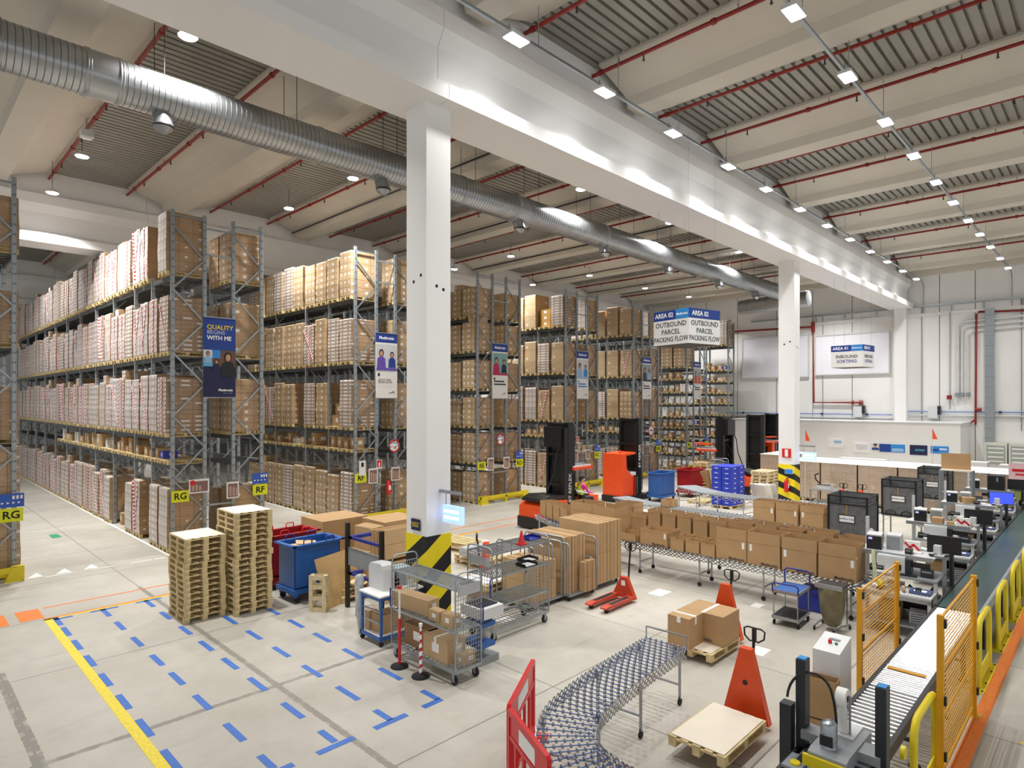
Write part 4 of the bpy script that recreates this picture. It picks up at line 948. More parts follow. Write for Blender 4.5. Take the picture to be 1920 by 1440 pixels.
# white tall printer and label printer
r = tag(empty('label_printer', (6.75, 10.08, .931)), 'white arched-cover printer on the near table', 'printer')
b = MB(); P = [(-.22, 0), (.27, 0), (.27, .4), (.22, .47), (-.1, .5), (-.19, .46), (-.22, .38)]
b.prism(P, 'x', -.13, .12, GREYP, Matrix.Rotation(0, 4, 'Z')); b.obj('casing', r)
b = MB(); b.prism([(-.19, .02), (.24, .02), (.24, .43), (-.08, .46), (-.17, .4)], 'x', .12, .16, BLACK); b.obj('side_cover', r)
r = tag(empty('label_printer', (7.05, 9.92, .931)), 'grey label printer with dark front beside the white printer', 'printer')
b = MB(); b.box(-.12, -.2, 0, .18, .2, .33, GREYM); b.obj('casing', r); b = MB(); b.box(-.125, -.16, .03, -.12, .12, .2, BLACK); b.box(.0, -.205, .02, .17, -.2, .31, GREYP); b.obj('front_panel', r)
b = MB(); b.box(-.13, -.21, .33, .19, .21, .37, mat('pale_blue_lid', '#c9dde8', .3)); b.obj('lid', r); b = MB(); b.box(-.128, .08, .18, -.126, .14, .22, SCRB); b.cyl((.06, -.206, .2), (.06, -.21, .2), .03, mat('gold_badge', '#d8a020', .4), 12); b.obj('badge', r)
b = MB(); b.box(-.05, -.04, 0, .05, .04, .06, PAPER); tag(b.obj('paper_cup', loc=(7.0, 9.68, .931)), 'small white pad on the front edge of the printer table', 'stationery')

# ---------------------------------------------------------------- roll cages
def cage_fn(L, W, H_, shelves, solid_top=False):
    """long axis x, origin centre"""
    def fn():
        out = []
        b = MB(); z = .2
        for y in (-W/2, W/2): b.box(-L/2, y-.02, z, L/2, y+.02, z+.05, STEEL)
        for x in (-L/2, L/2): b.box(x-.02, -W/2, z, x+.02, W/2, z+.05, STEEL)
        for k in range(1, 16): x = -L/2+L*k/16; b.box(x-.004, -W/2, z+.03, x+.004, W/2, z+.04, STEEL)
        for k in range(1, 5): y = -W/2+W*k/5; b.box(-L/2, y-.006, z+.02, L/2, y+.006, z+.03, STEEL)
        out.append(('base_frame', b))
        for sx in (-1, 1):
            for sy in (-1, 1):
                c = MB(); x, y = sx*(L/2-.08), sy*(W/2-.05); c.cyl((x, y-.02, .07), (x, y+.02, .07), .07, RUB, 14); c.cyl((x, y-.024, .07), (x, y+.024, .07), .03, STEEL, 8); c.box(x-.03, y-.035, .07, x+.03, y-.026, .2, STEEL); c.box(x-.03, y+.026, .07, x+.03, y+.035, .2, STEEL); out.append(('caster', c))
        for sx in (-1, 1):
            e = MB(); x = sx*L/2
            e.tube([(x, -W/2, .2), (x, -W/2, H_-.1), (x, -W/2+.03, H_-.03), (x, -W/2+.1, H_), (x, W/2-.1, H_), (x, W/2-.03, H_-.03), (x, W/2, H_-.1), (x, W/2, .2)], .014, STEEL, 8)
            for z in (H_-.14,): e.cyl((x, -W/2, z), (x, W/2, z), .008, STEEL, 5)
            k = 0; z = .3
            while z < H_-.16: e.box(x-.003, -W/2, z, x+.003, W/2, z+.007, STEEL); z += .07
            for k in range(1, 10): y = -W/2+W*k/10; e.box(x-.003, y-.0035, .25, x+.003, y+.0035, H_-.14, STEEL)
            out.append(('end_grille', e))
        for z in shelves:
            s = MB()
            for y in (-W/2+.02, W/2-.02): s.box(-L/2, y-.014, z, L/2, y+.014, z+.03, STEEL)
            n = int(L/.055)
            for k in range(1, n): x = -L/2+L*k/n; s.box(x-.006, -W/2+.02, z+.02, x+.006, W/2-.02, z+.028, STEEL)
            for k in range(1, 9): y = -W/2+W*k/9; s.box(-L/2, y-.008, z+.01, L/2, y+.008, z+.02, STEEL)
            out.append(('shelf', s))
        h = MB(); x = -L/2-.05; y = -W/2; h.tube([(x+.05, y, .85), (x, y-.0, .88), (x, y, 1.18), (x+.05, y, 1.21)], .013, DBLUE, 6); out.append(('grab_handle', h))
        h = MB(); x = L/2+.05; y = W/2; h.tube([(x-.05, y, .85), (x, y, .88), (x, y, 1.18), (x-.05, y, 1.21)], .013, DBLUE, 6); out.append(('grab_handle', h))
        p = MB(); p.box(-L/2-.02, -W/2+.04, H_-.36, -L/2-.015, W/2-.04, H_-.19, mat('plate_grey', '#b4b7b9', .5)); out.append(('name_plate', p))
        return out
    return fn
put('cageA', cage_fn(1.72, .55, 1.77, (.82, 1.5)), 'roll_cage', (6.62, 8.32, 0), PI/2, 'wheeled wire roll cage holding small cartons on three levels', 'roll cage', 'wire roll cages')
put('cageB', cage_fn(1.6, .68, 1.76, (.62, 1.18, 1.62)), 'roll_cage', (8.77, 8.66, 0), 0, 'wheeled wire roll cage with paper trays and a red cone', 'roll cage', 'wire roll cages')
put(('lb', 1), carton_fn(.95, .26, .26, CARD2), 'parcel', (6.6, 8.85, .852), PI/2+.08, 'long brown parcel with printed tape on the middle shelf of the near cage', 'parcel')
cbox(6.45, 8.0, 6.62, 8.28, .852, 1.02, 'small parcel with a white label top, middle of the near cage shelf', CARD2, 0, True)
cbox(6.42, 7.62, 6.6, 7.9, .852, 1.05, 'small parcel with white label, nearest end of the middle cage shelf', CARD2, 0, True)
cbox(6.48, 8.3, 6.74, 9.0, .252, .62, 'dark brown carton at the back of the lowest shelf of the near cage', mat('darker_cardboard', '#9a7350', .75), 0, True)
cbox(6.4, 7.72, 6.78, 8.35, .252, .62, 'large taped parcel with a white label on the lowest cage shelf', CARD2, 0, True, 'w')
cbox(6.55, 7.5, 6.8, 7.68, .252, .42, 'small white-topped parcel at the near corner of the lowest cage shelf', CARD2, 0, True)
r = tag(empty('plastic_caddy', (7.35, 7.95, 0)), 'white machine with blue trays standing behind the near roll cage', 'equipment')
b = MB(); b.box(-.25, -.3, .8, .25, .25, .98, GREYP); b.box(-.2, -.2, .98, .2, .2, 1.0, BLACK); b.obj('head_cover', r); b = MB(); b.box(-.05, -.05, .15, .05, .05, .8, GREYM); b.box(-.22, -.22, 0, .22, .22, .12, GREYM); b.obj('stand', r)
for z in (.3, .65): b = MB(); b.box(-.25, -.25, z, .1, .2, z+.07, BLUE); b.obj('blue_tray', r)
def trays(x, y, z, m, label, papers=2):
    r = tag(empty('document_tray', (x, y, z)), label, 'tray')
    b = MB(); b.box(-.18, -.13, 0, .18, .13, .01, m); b.box(-.18, -.13, 0, -.17, .13, .06, m); b.box(.17, -.13, 0, .18, .13, .06, m); b.box(-.18, .12, 0, .18, .13, .06, m); b.obj('tray_body', r)
    if papers: b = MB(); b.box(-.13, -.12, .011, .13, .1, .02, PAPER); b.obj('sheet', r)
trays(9.1, 8.5, 1.21, BLACK, 'black document tray with white sheets, left one on the cage shelf'); trays(9.4, 8.75, 1.21, BLACK, 'black document tray with white sheets, right one on the cage shelf'); trays(9.45, 8.72, 1.65, DBLUE, 'dark blue tray on the top shelf of the far roll cage', 0)
r = tag(empty('traffic_cone', (8.95, 8.5, 1.652)), 'small red cone standing on top of the roll cage', 'cone'); b = MB(); b.box(-.09, -.09, 0, .09, .09, .02, REDP); b.lathe([(.07, .02), (.02, .26), (.012, .27)], REDP, n=14); b.obj('cone', r)
# barrier posts
def bpost(x, y, h, mats_, label, hook):
    r = tag(empty('barrier_post', (x, y, 0)), label, 'barrier post')
    b = MB(); b.lathe([(.15, 0), (.15, .02), (.05, .05), (.03, .06)], RUB, n=20); b.obj('base', r)
    b = MB(); b.cyl((0, 0, .05), (0, 0, h*.62), .026, mats_[0], 10); b.cyl((0, 0, h*.62), (0, 0, h), .018, mats_[1], 10); b.obj('pole', r)
    b = MB(); b.cyl((0, 0, h), (0, 0, h+.05), .032, REDP if hook else PAPER, 10); b.obj('cap', r)
bpost(6.18, 8.72, 1.32, (REDP, PAPER), 'red lower half and white upper half barrier post left of the cage', 1)
bpost(6.2, 8.16, .82, (TAPERW, TAPERW), 'short red and white striped barrier post in front of the cage', 0)

# ---------------------------------------------------------------- carton blank carts
def cart_fn(L, W, h):
    def fn():
        out = []; b = MB(); b.box(-L/2, -W/2, .1, L/2, W/2, .14, STEEL); out.append(('cart_deck', b))
        for sx in (-1, 1):
            e = MB(); x = sx*(L/2); e.tube([(x, -W/2, .12), (x, -W/2, h-.06), (x, -W/2+.06, h), (x, W/2-.06, h), (x, W/2, h-.06), (x, W/2, .12)], .02, STEEL, 8); out.append(('end_hoop', e))
            for sy in (-1, 1): c = MB(); c.cyl((x*.85, sy*(W/2-.06)-.015, .05), (x*.85, sy*(W/2-.06)+.015, .05), .05, RUB, 10); out.append(('caster', c))
        return out
    return fn
put('cartA', cart_fn(1.1, 1.1, .78), 'blank_cart', (12.42, 9.47, 0), 0, 'cart under the tallest carton blanks', 'cart'); put('cartB', cart_fn(1.0, 1.2, 1.3), 'blank_cart', (11.32, 9.4, 0), 0, 'cart with tall tube hoop under the middle carton blanks', 'cart'); put('cartC', cart_fn(1.15, 1.0, 1.42), 'blank_cart', (10.25, 9.45, 0), 0, 'cart with tube hoops under the low carton blanks', 'cart')
bundle(20, 1.2, 1.43, 12.42, 9.45, .145, 0, 'tallest bundle of upright carton blanks behind the red pallet truck', .048)
bundle(16, 1.15, 1.27, 11.2, 9.5, .145, 0, 'middle bundle of upright carton blanks on a cart', .046)
bundle(15, .95, .85, 10.2, 9.45, .145, 0, 'lowest bundle of upright carton blanks behind the far roll cage', .05)
bundle(8, .16, .68, 11.45, 8.83-.06, .145, 0, 'short narrow bundle of carton blanks in front of the middle bundle', .05)
for i in range(4):
    b = MB(); x = 9.85+i*.3; b.tube([(x, 8.98, 1.1), (x, 8.98, 1.3), (x, 9.04, 1.34), (x, 9.9, 1.34), (x, 9.96, 1.3), (x, 9.96, 1.1)], .018, STEEL, 8)
    b.tube([(x, 8.98, .14), (x, 8.98, 1.1)], .018, STEEL, 6); b.tube([(x, 9.96, .14), (x, 9.96, 1.1)], .018, STEEL, 6)
    tag(b.obj('divider_hoop'), 'grey tube divider hoop over the low carton blanks, %s from the left' % ORD[i], 'divider hoop', 'tube divider hoops')
# ---------------------------------------------------------------- pallet trucks
def ptruck_fn(m, hi, L=1.2):
    """forks toward -x, body at origin"""
    def fn():
        out = []
        for s in (-1, 1):
            b = MB(); z = .09 if not hi else .05; y = s*.2
            b.prism([(-L, z), (-.1, z-.03), (-.1, z+.05), (-L+.1, z+.05), (-L, z+.03)], 'y', y-.08, y+.08, m); b.box(-L+.25, y-.05, z+.05, -.25, y+.05, z+.055, DARK); b.cyl((-L+.12, y-.04, .035), (-L+.12, y+.04, .035), .035, RUB, 10); out.append(('fork', b))
        b = MB(); H_ = 1.04 if hi else .52; wd = .33 if hi else .3
        b.prism([(-wd, .06), (wd, .06), (.08, H_), (-.08, H_)], 'x', -.13, -.02, m)
        b.prism([(-.02, .06), (.14, .08), (.02, H_-.02), (-.02, H_)], 'y', -.07, .07, m)
        if hi: b.cyl((-.14, 0, H_*.55), (-.13, 0, H_*.55), .035, BLACK, 12)
        out.append(('body_plate', b))
        for s in (-1, 1): b = MB(); b.cyl((.08, s*.07-.025, .09), (.08, s*.07+.025, .09), .09, BLACK, 14); out.append(('steer_wheel', b))
        b = MB(); b.cyl((.06, 0, .15), (.16, 0, 1.1), .022, BLACK, 8)
        b.tube([(.16, 0, 1.08), (.165, -.06, 1.06), (.175, -.14, 1.12), (.18, -.15, 1.22), (.18, -.1, 1.25), (.18, .1, 1.25), (.18, .15, 1.22), (.175, .14, 1.12), (.165, .06, 1.06), (.16, 0, 1.08)], .013, BLACK, 6); b.box(.15, -.025, 1.06, .2, .025, 1.25, BLACK); out.append(('tiller', b))
        if not hi: b = MB(); b.box(-.135, -.05, .33, -.13, .05, .44, PAPER); out.append(('sticker', b))
        return out
    return fn
put('ptl', ptruck_fn(PTRED, 0), 'pallet_truck', (11.92, 8.03, 0), .02, 'low red hand pallet truck with empty forks', 'pallet truck', 'hand pallet trucks')
put('pth', ptruck_fn(ORANGE, 1), 'pallet_truck', (8.6, 3.74, 0), 0, 'orange high-lift truck holding the board-covered pallet', 'pallet truck', 'orange high-lift trucks')
put('pth', None, 'pallet_truck', (11.3, 5.33, 0), 0, 'orange high-lift truck behind the L-shaped cartons', 'pallet truck', 'orange high-lift trucks')
put('pth', None, 'pallet_truck', (26.5, 7.8, 0), 0, 'orange truck behind the mesh bags, left handle', 'pallet truck', 'orange high-lift trucks')
put('pth', None, 'pallet_truck', (26.6, 7.15, 0), 0, 'orange truck behind the mesh bags, right handle', 'pallet truck', 'orange high-lift trucks')
put('pth', None, 'pallet_truck', (10.4, 11.15, 0), 2.4, 'orange truck half hidden right of the near column', 'pallet truck', 'orange high-lift trucks')
put_pallet('e', 1.2, .75, .13, 7.62, 3.72, .14, 0, 'pallet under a pale board at the bottom of the photo', None, PINE)
b = MB(); b.box(-.57, -.35, 0, .57, .35, .008, SHEET); tag(b.obj('layer_board', loc=(7.62, 3.72, .275)), 'pale board covering the pallet at the bottom of the photo', 'board')
put_pallet('e', 1.12, .8, .13, 10.41, 5.33, .07, 0, 'pallet under the L-shaped cartons', None, PINE)
b = MB(); b.box(-.5, -.36, 0, .5, .36, .006, SHEET); tag(b.obj('layer_board', loc=(10.41, 5.33, .204)), 'pale board between the L-shaped cartons and their pallet', 'board')
def bigc(x0, y0, x1, y1, label, txt):
    r = tag(empty('carton', ((x0+x1)/2, (y0+y1)/2, .213)), label, 'carton'); hx, hy = (x1-x0)/2, (y1-y0)/2
    b = MB(); b.box(-hx, -hy, 0, hx, hy, .52, CARD); b.obj('carton_body', r)
    t = MB(); t.box(-hx*.1-.03, -hy-.002, .38, -hx*.1+.03, -hy, .52, PAPER) if not txt else None
    t.box(-.03-hx*.1, -hy, .52, .03-hx*.1, hy, .522, PAPER) if not txt else t.box(-hx, -.03, .52, hx, .03, .522, PAPER)
    t.box(-hx-.004, -.04, .42 if not txt else .0, -hx, .03, .52 if not txt else .01, PAPER); t.obj('packing_tape', r)
    if txt: text('Medtronic', .09, TXTG, (-hx-.003, -.0, .06), RNX, r, bold=.002)
bigc(9.78, 5.3, 10.28, 5.72, 'left carton of the L-shaped pair on the pallet', 0); bigc(10.285, 4.93, 10.92, 5.72, 'right carton of the L-shaped pair, marked with dark lettering', 1)
# lying pallets beyond the column
for i, (x, y, z, lab) in enumerate(((11.6, 12.6, 0, 'lower pallet of the flat pile right of the column'), (11.6, 12.6, .135, 'middle pallet of the flat pile right of the column'), (12.4, 14.5, 0, 'pallet lying beyond the column nearest the orange line'), (12.45, 14.45, .135, 'upper pallet of the pair nearest the orange line'))):
    put_pallet('k2', 1.2, .8, .13, x, y, z, PI/2+.05*i, lab, None, PINE)
b = MB(); b.box(-.45, -.35, 0, .45, .35, .22, FILM); b.cyl((.1, -.1, .22), (.1, -.1, .38), .1, PAPER, 12); tag(b.obj('wrapped_goods', loc=(11.6, 12.6, .272)), 'clear-wrapped goods lying on the flat pallet pile', 'goods')
put_pallet('k', 1.2, .8, .13, 9.9, 10.4, .3, .1, 'pallet with a white sheet seen through the roll cage', None, PINE); 
b = MB(); b.box(-.55, -.38, 0, .55, .38, .02, PAPER); tag(b.obj('white_board', loc=(9.9, 10.4, .435)), 'white board lying on the pallet seen through the roll cage', 'board')
cbox(9.5, 10.1, 10.3, 10.7, 0, .29, 'brown carton under the pallet seen through the roll cage')

# ---------------------------------------------------------------- expandable skate-wheel conveyors
def conv(name, path, W, z, label, legs, blue=True, pitch=.1, wheels=7, rollers=False, stuff=False, lg=.15):
    P = [Vector((x, y, 0)) for x, y in path]
    # resample
    seg = []
    for a, c in zip(P, P[1:]):
        n = max(1, int((c-a).length/.02)); seg += [a.lerp(c, k/n) for k in range(n)]
    seg.append(P[-1])
    for _ in range(30): seg = [seg[0]]+[(seg[i-1]+seg[i]*2+seg[i+1])/4 for i in range(1, len(seg)-1)]+[seg[-1]]
    acc = 0; pts = [seg[0]]
    for a, c in zip(seg, seg[1:]):
        acc += (c-a).length
        if acc >= pitch: pts.append(c); acc = 0
    r = tag(empty(name, (0, 0, 0)), label, 'conveyor'); n = len(pts); nr = []
    for i in range(n):
        d = (pts[min(i+1, n-1)]-pts[max(i-1, 0)]).normalized(); nr.append(Vector((-d.y, d.x, 0)))
    up = Vector((0, 0, z)); ax = mat('blue_axle', '#3763b8', .35, .3) if blue else STEEL
    many = MB()
    for i in range(n):
        b = MB() if i < 95 else many
        a, c = pts[i]-nr[i]*W/2+up, pts[i]+nr[i]*W/2+up
        if rollers: b.cyl(a, c, .028, GREYM, 8)
        else:
            b.cyl(a-Vector((0, 0, .03)), c-Vector((0, 0, .03)), .006, ax, 5, caps=False)
            for k in range(wheels):
                f = (k+.5+(.25 if i % 2 else -.25))/wheels; q = a.lerp(c, f)-Vector((0, 0, .025)); nn = nr[i]*.011; b.cyl(q-nn, q+nn, .026, GREYM, 8, smooth=False)
        if b is not many: b.obj('axle' if not rollers else 'roller', r)
    if many.v: o = many.obj('axle' if not rollers else 'roller', r); o['kind'] = 'stuff'
    for s in (-1, 1):
        b = MB(); dz = lg
        for i in range(n-2):
            a = pts[i]+nr[i]*s*(W/2+.012); c = pts[i+2]+nr[i+2]*s*(W/2+.012)
            if i % 1 == 0 and (i % 2 == 0 or not rollers):
                b.bar(a+up-Vector((0, 0, .0)), c+up-Vector((0, 0, dz)), .006, .022, STEEL); b.bar(a+up-Vector((0, 0, dz)), c+up-Vector((0, 0, 0)), .006, .022, STEEL)
        b.obj('scissor_side', r)
    for f in legs:
        i = int(f*(n-1)); b = MB(); cs = []
        for s in (-1, 1):
            q = pts[i]+nr[i]*s*W/2; b.bar(q+Vector((0, 0, .1)), q+up-Vector((0, 0, .1)), .03, .03, STEEL)
            c = MB(); c.cyl(q+Vector((0, 0, .05))-nr[i]*.015, q+Vector((0, 0, .05))+nr[i]*.015, .05, RUB, 12); c.bar(q+Vector((0, 0, .06)), q+Vector((0, 0, .13)), .02, .03, STEEL); cs.append(c)
        b.bar(pts[i]-nr[i]*W/2+Vector((0, 0, .3)), pts[i]+nr[i]*W/2+Vector((0, 0, .3)), .025, .025, STEEL)
        g = b.obj('leg', r)
        for c in cs: c.obj('caster', g)
    return r, pts, nr
r, pts, nr = conv('expandable_conveyor', [(5.05, 3.1), (4.98, 3.6), (5.1, 4.1), (5.38, 4.45), (5.85, 4.7), (6.5, 4.83), (7.3, 4.92), (8.5, 5.0)], .66, .8, 'curved expandable skate-wheel conveyor with blue axles in the foreground', (.02, .4, .7, .97), True, .085, 7, lg=.17)
b = MB(); e = pts[-1]; m_ = nr[-1]; a, c = e-m_*.34, e+m_*.34
for q in (a, c): b.bar(q+Vector((.02, 0, .75)), q+Vector((.02, 0, .95)), .015, .015, STEEL)
b.bar(a+Vector((.02, 0, .95)), c+Vector((.02, 0, .95)), .02, .02, STEEL); b.obj('end_stop', r)
conv('expandable_conveyor', [(14.28, 3.7), (14.28, 9.5), (14.45, 11.2), (14.9, 12.4), (15.5, 13.7)], .64, .75, 'long expandable conveyor carrying the front row of open cartons', (.03, .2, .36, .52, .66, .82, .97), True, .11, 6)
conv('expandable_conveyor', [(15.45, 3.7), (15.45, 9.3), (15.6, 10.6), (16.2, 11.6)], .62, .75, 'expandable conveyor carrying the second row of open cartons', (.1, .5, .9), False, .11, 6)
conv('roller_track', [(19.6, 6.0), (19.6, 9.0), (19.55, 12.0), (20.3, 14.0)], .75, .75, 'grey expandable roller track behind the second row of cartons', (.1, .4, .7, .97), False, .14, 6, rollers=True)
conv('roller_track', [(23.0, 5.6), (22.9, 9.5), (23.1, 11.5), (24.3, 13.4)], .95, .86, 'upper grey roller track in front of the blue totes', (.05, .3, .55, .8, .97), False, .14, 6, rollers=True)

# ---------------------------------------------------------------- open cartons on the conveyors
def open_fn(sx, sy, h, flap, lab, txt, m):
    def fn():
        t = .008; b = MB()
        for (a, c, d, e) in ((-sx/2, -sy/2, sx/2, -sy/2+t), (-sx/2, sy/2-t, sx/2, sy/2), (-sx/2, -sy/2, -sx/2+t, sy/2), (sx/2-t, -sy/2, sx/2, sy/2)): b.box(a, c, 0, d, e, h, m)
        b.box(-sx/2, -sy/2, 0, sx/2, sy/2, t, CARDIN)
        f = MB(); o = .01
        if flap:
            f.box(-sx/2-o+.004, -sy/2+.01, h, -sx/2-o+t, sy/2-.01, h+flap, m); f.box(sx/2+o-t, -sy/2+.01, h, sx/2+o-.004, sy/2-.01, h+flap, m)
            f.box(-sx/2+.01, -sy/2-o+.004, h, sx/2-.01, -sy/2-o+t, h+flap, m); f.box(-sx/2+.01, sy/2+o-t, h, sx/2-.01, sy/2+o-.004, h+flap, m)
        out = [('carton_body', b)]
        if flap: out.append(('flap', f))
        if lab: l = MB(); ly = (-1 if lab > 0 else 1)*(sy/2-.08); l.box(-sx/2-.004, ly-.03, h*.62, -sx/2-.001, ly+.03, h*.62+.15, PAPER); out.append(('shipping_label', l))
        if txt: out.append(('lettering', text('Medtronic', min(.09, sy*.13), TXTG, (-sx/2-.003, -sy*.18, .055), RNX, None, bold=.002)))
        return out
    return fn
def oc(x, y, z, sx, sy, h, flap, label, grp, lab=0, txt=0, rz=0, m=CARD):
    return put(('oc', sx, sy, h, flap, lab, txt, m.name), open_fn(sx, sy, h, flap, lab, txt, m), 'open_carton', (x, y, z+.008), rz, label, 'carton', grp)
for i, (y, lb) in enumerate(((4.22, 1), (4.99, -1), (5.76, -1), (6.52, 1))):
    oc(14.3, y, .75, .6, .74, .5, .25, 'large open carton with white label, %s from the right end of the front row' % ORD[i], 'large open cartons of the front row', lb, 1, rnd.uniform(-.01, .01))
for i, (y, s, h) in enumerate(((7.1, .36, .28), (7.5, .38, .3), (7.92, .36, .28))): oc(14.15, y, .75, .34, s, h, .02, 'small open carton between the large and the long ones, %s from the right, front' % ORD[i], 'small cartons of the front row', 0, 0)
for i, (y, s, h) in enumerate(((7.1, .36, .25), (7.5, .38, .28), (7.92, .36, .3))): oc(14.53, y, .75, .32, s, h, .02, 'small open carton behind the front small ones, %s from the right' % ORD[i], 'small cartons of the front row', 0, 0)
oc(14.3, 8.6, .75, .6, .82, .36, .05, 'low wide open carton left of the small ones on the front conveyor', None, 1, 1); oc(14.3, 9.5, .75, .58, .72, .2, 0, 'shallow open carton with a pale inner board on the front conveyor', None)
oc(14.5, 10.3, .75, .62, .8, .55, .24, 'big open carton behind the blank bundles, right of the pair', 'big open cartons behind the blank bundles'); oc(14.62, 11.2, .75, .62, .8, .55, .24, 'big open carton behind the blank bundles, left of the pair', 'big open cartons behind the blank bundles')
for i, (x, y, a) in enumerate(((14.85, 12.02, -.4), (15.02, 12.46, -.4), (15.2, 12.9, -.42), (15.4, 13.35, -.42))): oc(x, y, .75, .5, .42, .42, .06, 'medium open carton at the curved far end of the conveyor, %s from the right' % ORD[i], 'cartons at the curved conveyor end', 0, 0, a+.0)
sec = [(4.3, .5, .62, .06), (4.95, .56, .6, .12), (5.6, .56, .66, .04), (6.2, .5, .58, .14), (6.85, .6, .64, .06), (7.45, .44, .55, .1), (7.93, .42, .58, .06), (8.4, .42, .6, .06), (8.86, .42, .6, .08), (9.32, .4, .62, .08), (9.82, .5, .4, .1)]
for i, (y, s, h, f) in enumerate(sec): oc(15.45, y, .75, .5, s, h, f, 'open carton in the second row, %s from the right' % ORD[i], 'open cartons of the second row', 0, 0)
oc(15.75, 10.5, .75, .55, .6, .62, .1, 'tall open carton at the left end of the second row', None); oc(19.6, 11.4, .77, .5, .4, .25, 0, 'small carton on the far part of the grey roller track', None)
for i, (y, lb) in enumerate(((6.5, -1), (7.22, 1), (7.92, 1))): oc(19.55, y, .77, .55, .66, .42, .2, 'open carton with white label on the grey roller track, %s from the right' % ORD[i], 'open cartons on the grey roller track', lb, 0)
oc(19.6, 5.7, .77, .5, .7, .42, .2, 'carton on the roller track partly behind the mesh bag', None)
b = MB(); b.ball((0, 0, 0), .12, .12, .09, PAPER); tag(b.obj('white_roll', loc=(14.75, 4.75, .84)), 'white round roll between the carton rows near the mesh bag', 'roll')

# ---------------------------------------------------------------- blue totes and things by the far column
def tote():
    b = MB(); b.box(-.3, -.21, 0, .3, .21, .17, TOTE); r_ = MB(); r_.box(-.305, -.22, .17, .305, .22, .2, TOTE)
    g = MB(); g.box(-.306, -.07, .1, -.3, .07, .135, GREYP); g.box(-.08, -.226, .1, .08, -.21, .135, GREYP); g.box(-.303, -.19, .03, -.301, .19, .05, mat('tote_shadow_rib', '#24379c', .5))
    for k in range(4): g.box(-.28+k*.15, -.216, .02, -.26+k*.15, -.211, .16, TOTE)
    return [('tote_body', b), ('tote_rim', r_), ('grip', g)]
put_pallet('k', 1.3, .9, .13, 25.35, 11.93, 0, 0, 'pallet under the blue totes', None, PINE)
for k in range(8):
    for a in range(2):
        for c in range(2):
            put('tote', tote, 'plastic_tote', (25.02+a*.64, 11.7+c*.46, .14+k*.203), 0, 'blue tote, %s from the bottom, %s %s column of the blue stack' % (ORD[k], 'front' if a == 0 else 'back', 'right' if c == 0 else 'left'), 'tote', 'stacked blue totes')
pallet_stack(9, 28.6, 11.7, 0, 1.2, .8, .144, 'pallet stack left of the far column', .03, False, PINE2)
pallet_stack(10, 29.2, 14.9, 0, 1.2, .8, .144, 'pallet stack behind the far red bin', .04, False)
put('cageC', cage_fn(.85, .7, 1.75, (.6,)), 'roll_cage', (27.9, 13.6, 0), .2, 'roll cage of scrap card behind the blue totes', 'roll cage', 'wire roll cages')
for i in range(5):
    b = MB(); b.box(-.3, -.012, 0, .3, .012, 1.2, (CARD, CARD2, PAPER, CARDIN, CARD)[i]); o = b.obj('cardboard_sheet', loc=(26.9+i*.1, 13.2+i*.06, .2)); o.rotation_euler = (-.2-.05*i, .1*i-.15, .5+.25*i); tag(o, 'loose cardboard sheet standing in the scrap heap behind the totes, %s from the left' % ORD[i], 'cardboard', 'loose cardboard sheets by the totes')
for i in range(3):
    b = MB(); b.box(-.4, -.02, 0, .4, .02, .95, (SHEET, PAPER, GREYP)[i]); o = b.obj('leaning_board', loc=(26.6+i*.25, 11.0-i*.1, .02)); o.rotation_euler = (-.3, 0, 1.2+.1*i); tag(o, 'pale board leaning between the totes and the far pallet stack, %s from the left' % ORD[i], 'board', 'pale boards by the far pallet stack')
r = tag(empty('label_table', (27.6, 8.8, 0)), 'small steel table with scanner and monitor beside the far column', 'table')
b = MB(); b.box(-.5, -.8, .82, .5, .45, .85, STEEL); b.obj('tabletop', r)
for x, y in ((-.45, -.75), (.45, -.75), (-.45, .4), (.45, .4)): b = MB(); b.box(x-.02, y-.02, 0, x+.02, y+.02, .82, STEEL); b.obj('leg', r)
b = MB(); b.box(-.45, -.75, .3, .45, .4, .33, STEEL); b.obj('lower_shelf', r)
r = tag(empty('weighing_machine', (27.5, 8.8, .851)), 'white weighing machine with black arm on the small steel table', 'machine'); b = MB(); b.box(-.2, -.3, 0, .25, .25, .18, GREYP); b.obj('casing', r); b = MB(); b.tube([(0, .1, .18), (0, .3, .35), (0, .35, .55), (0, .2, .62)], .03, BLACK, 8); b.box(-.22, -.3, .18, .0, .2, .2, BLACK); b.obj('arm', r)
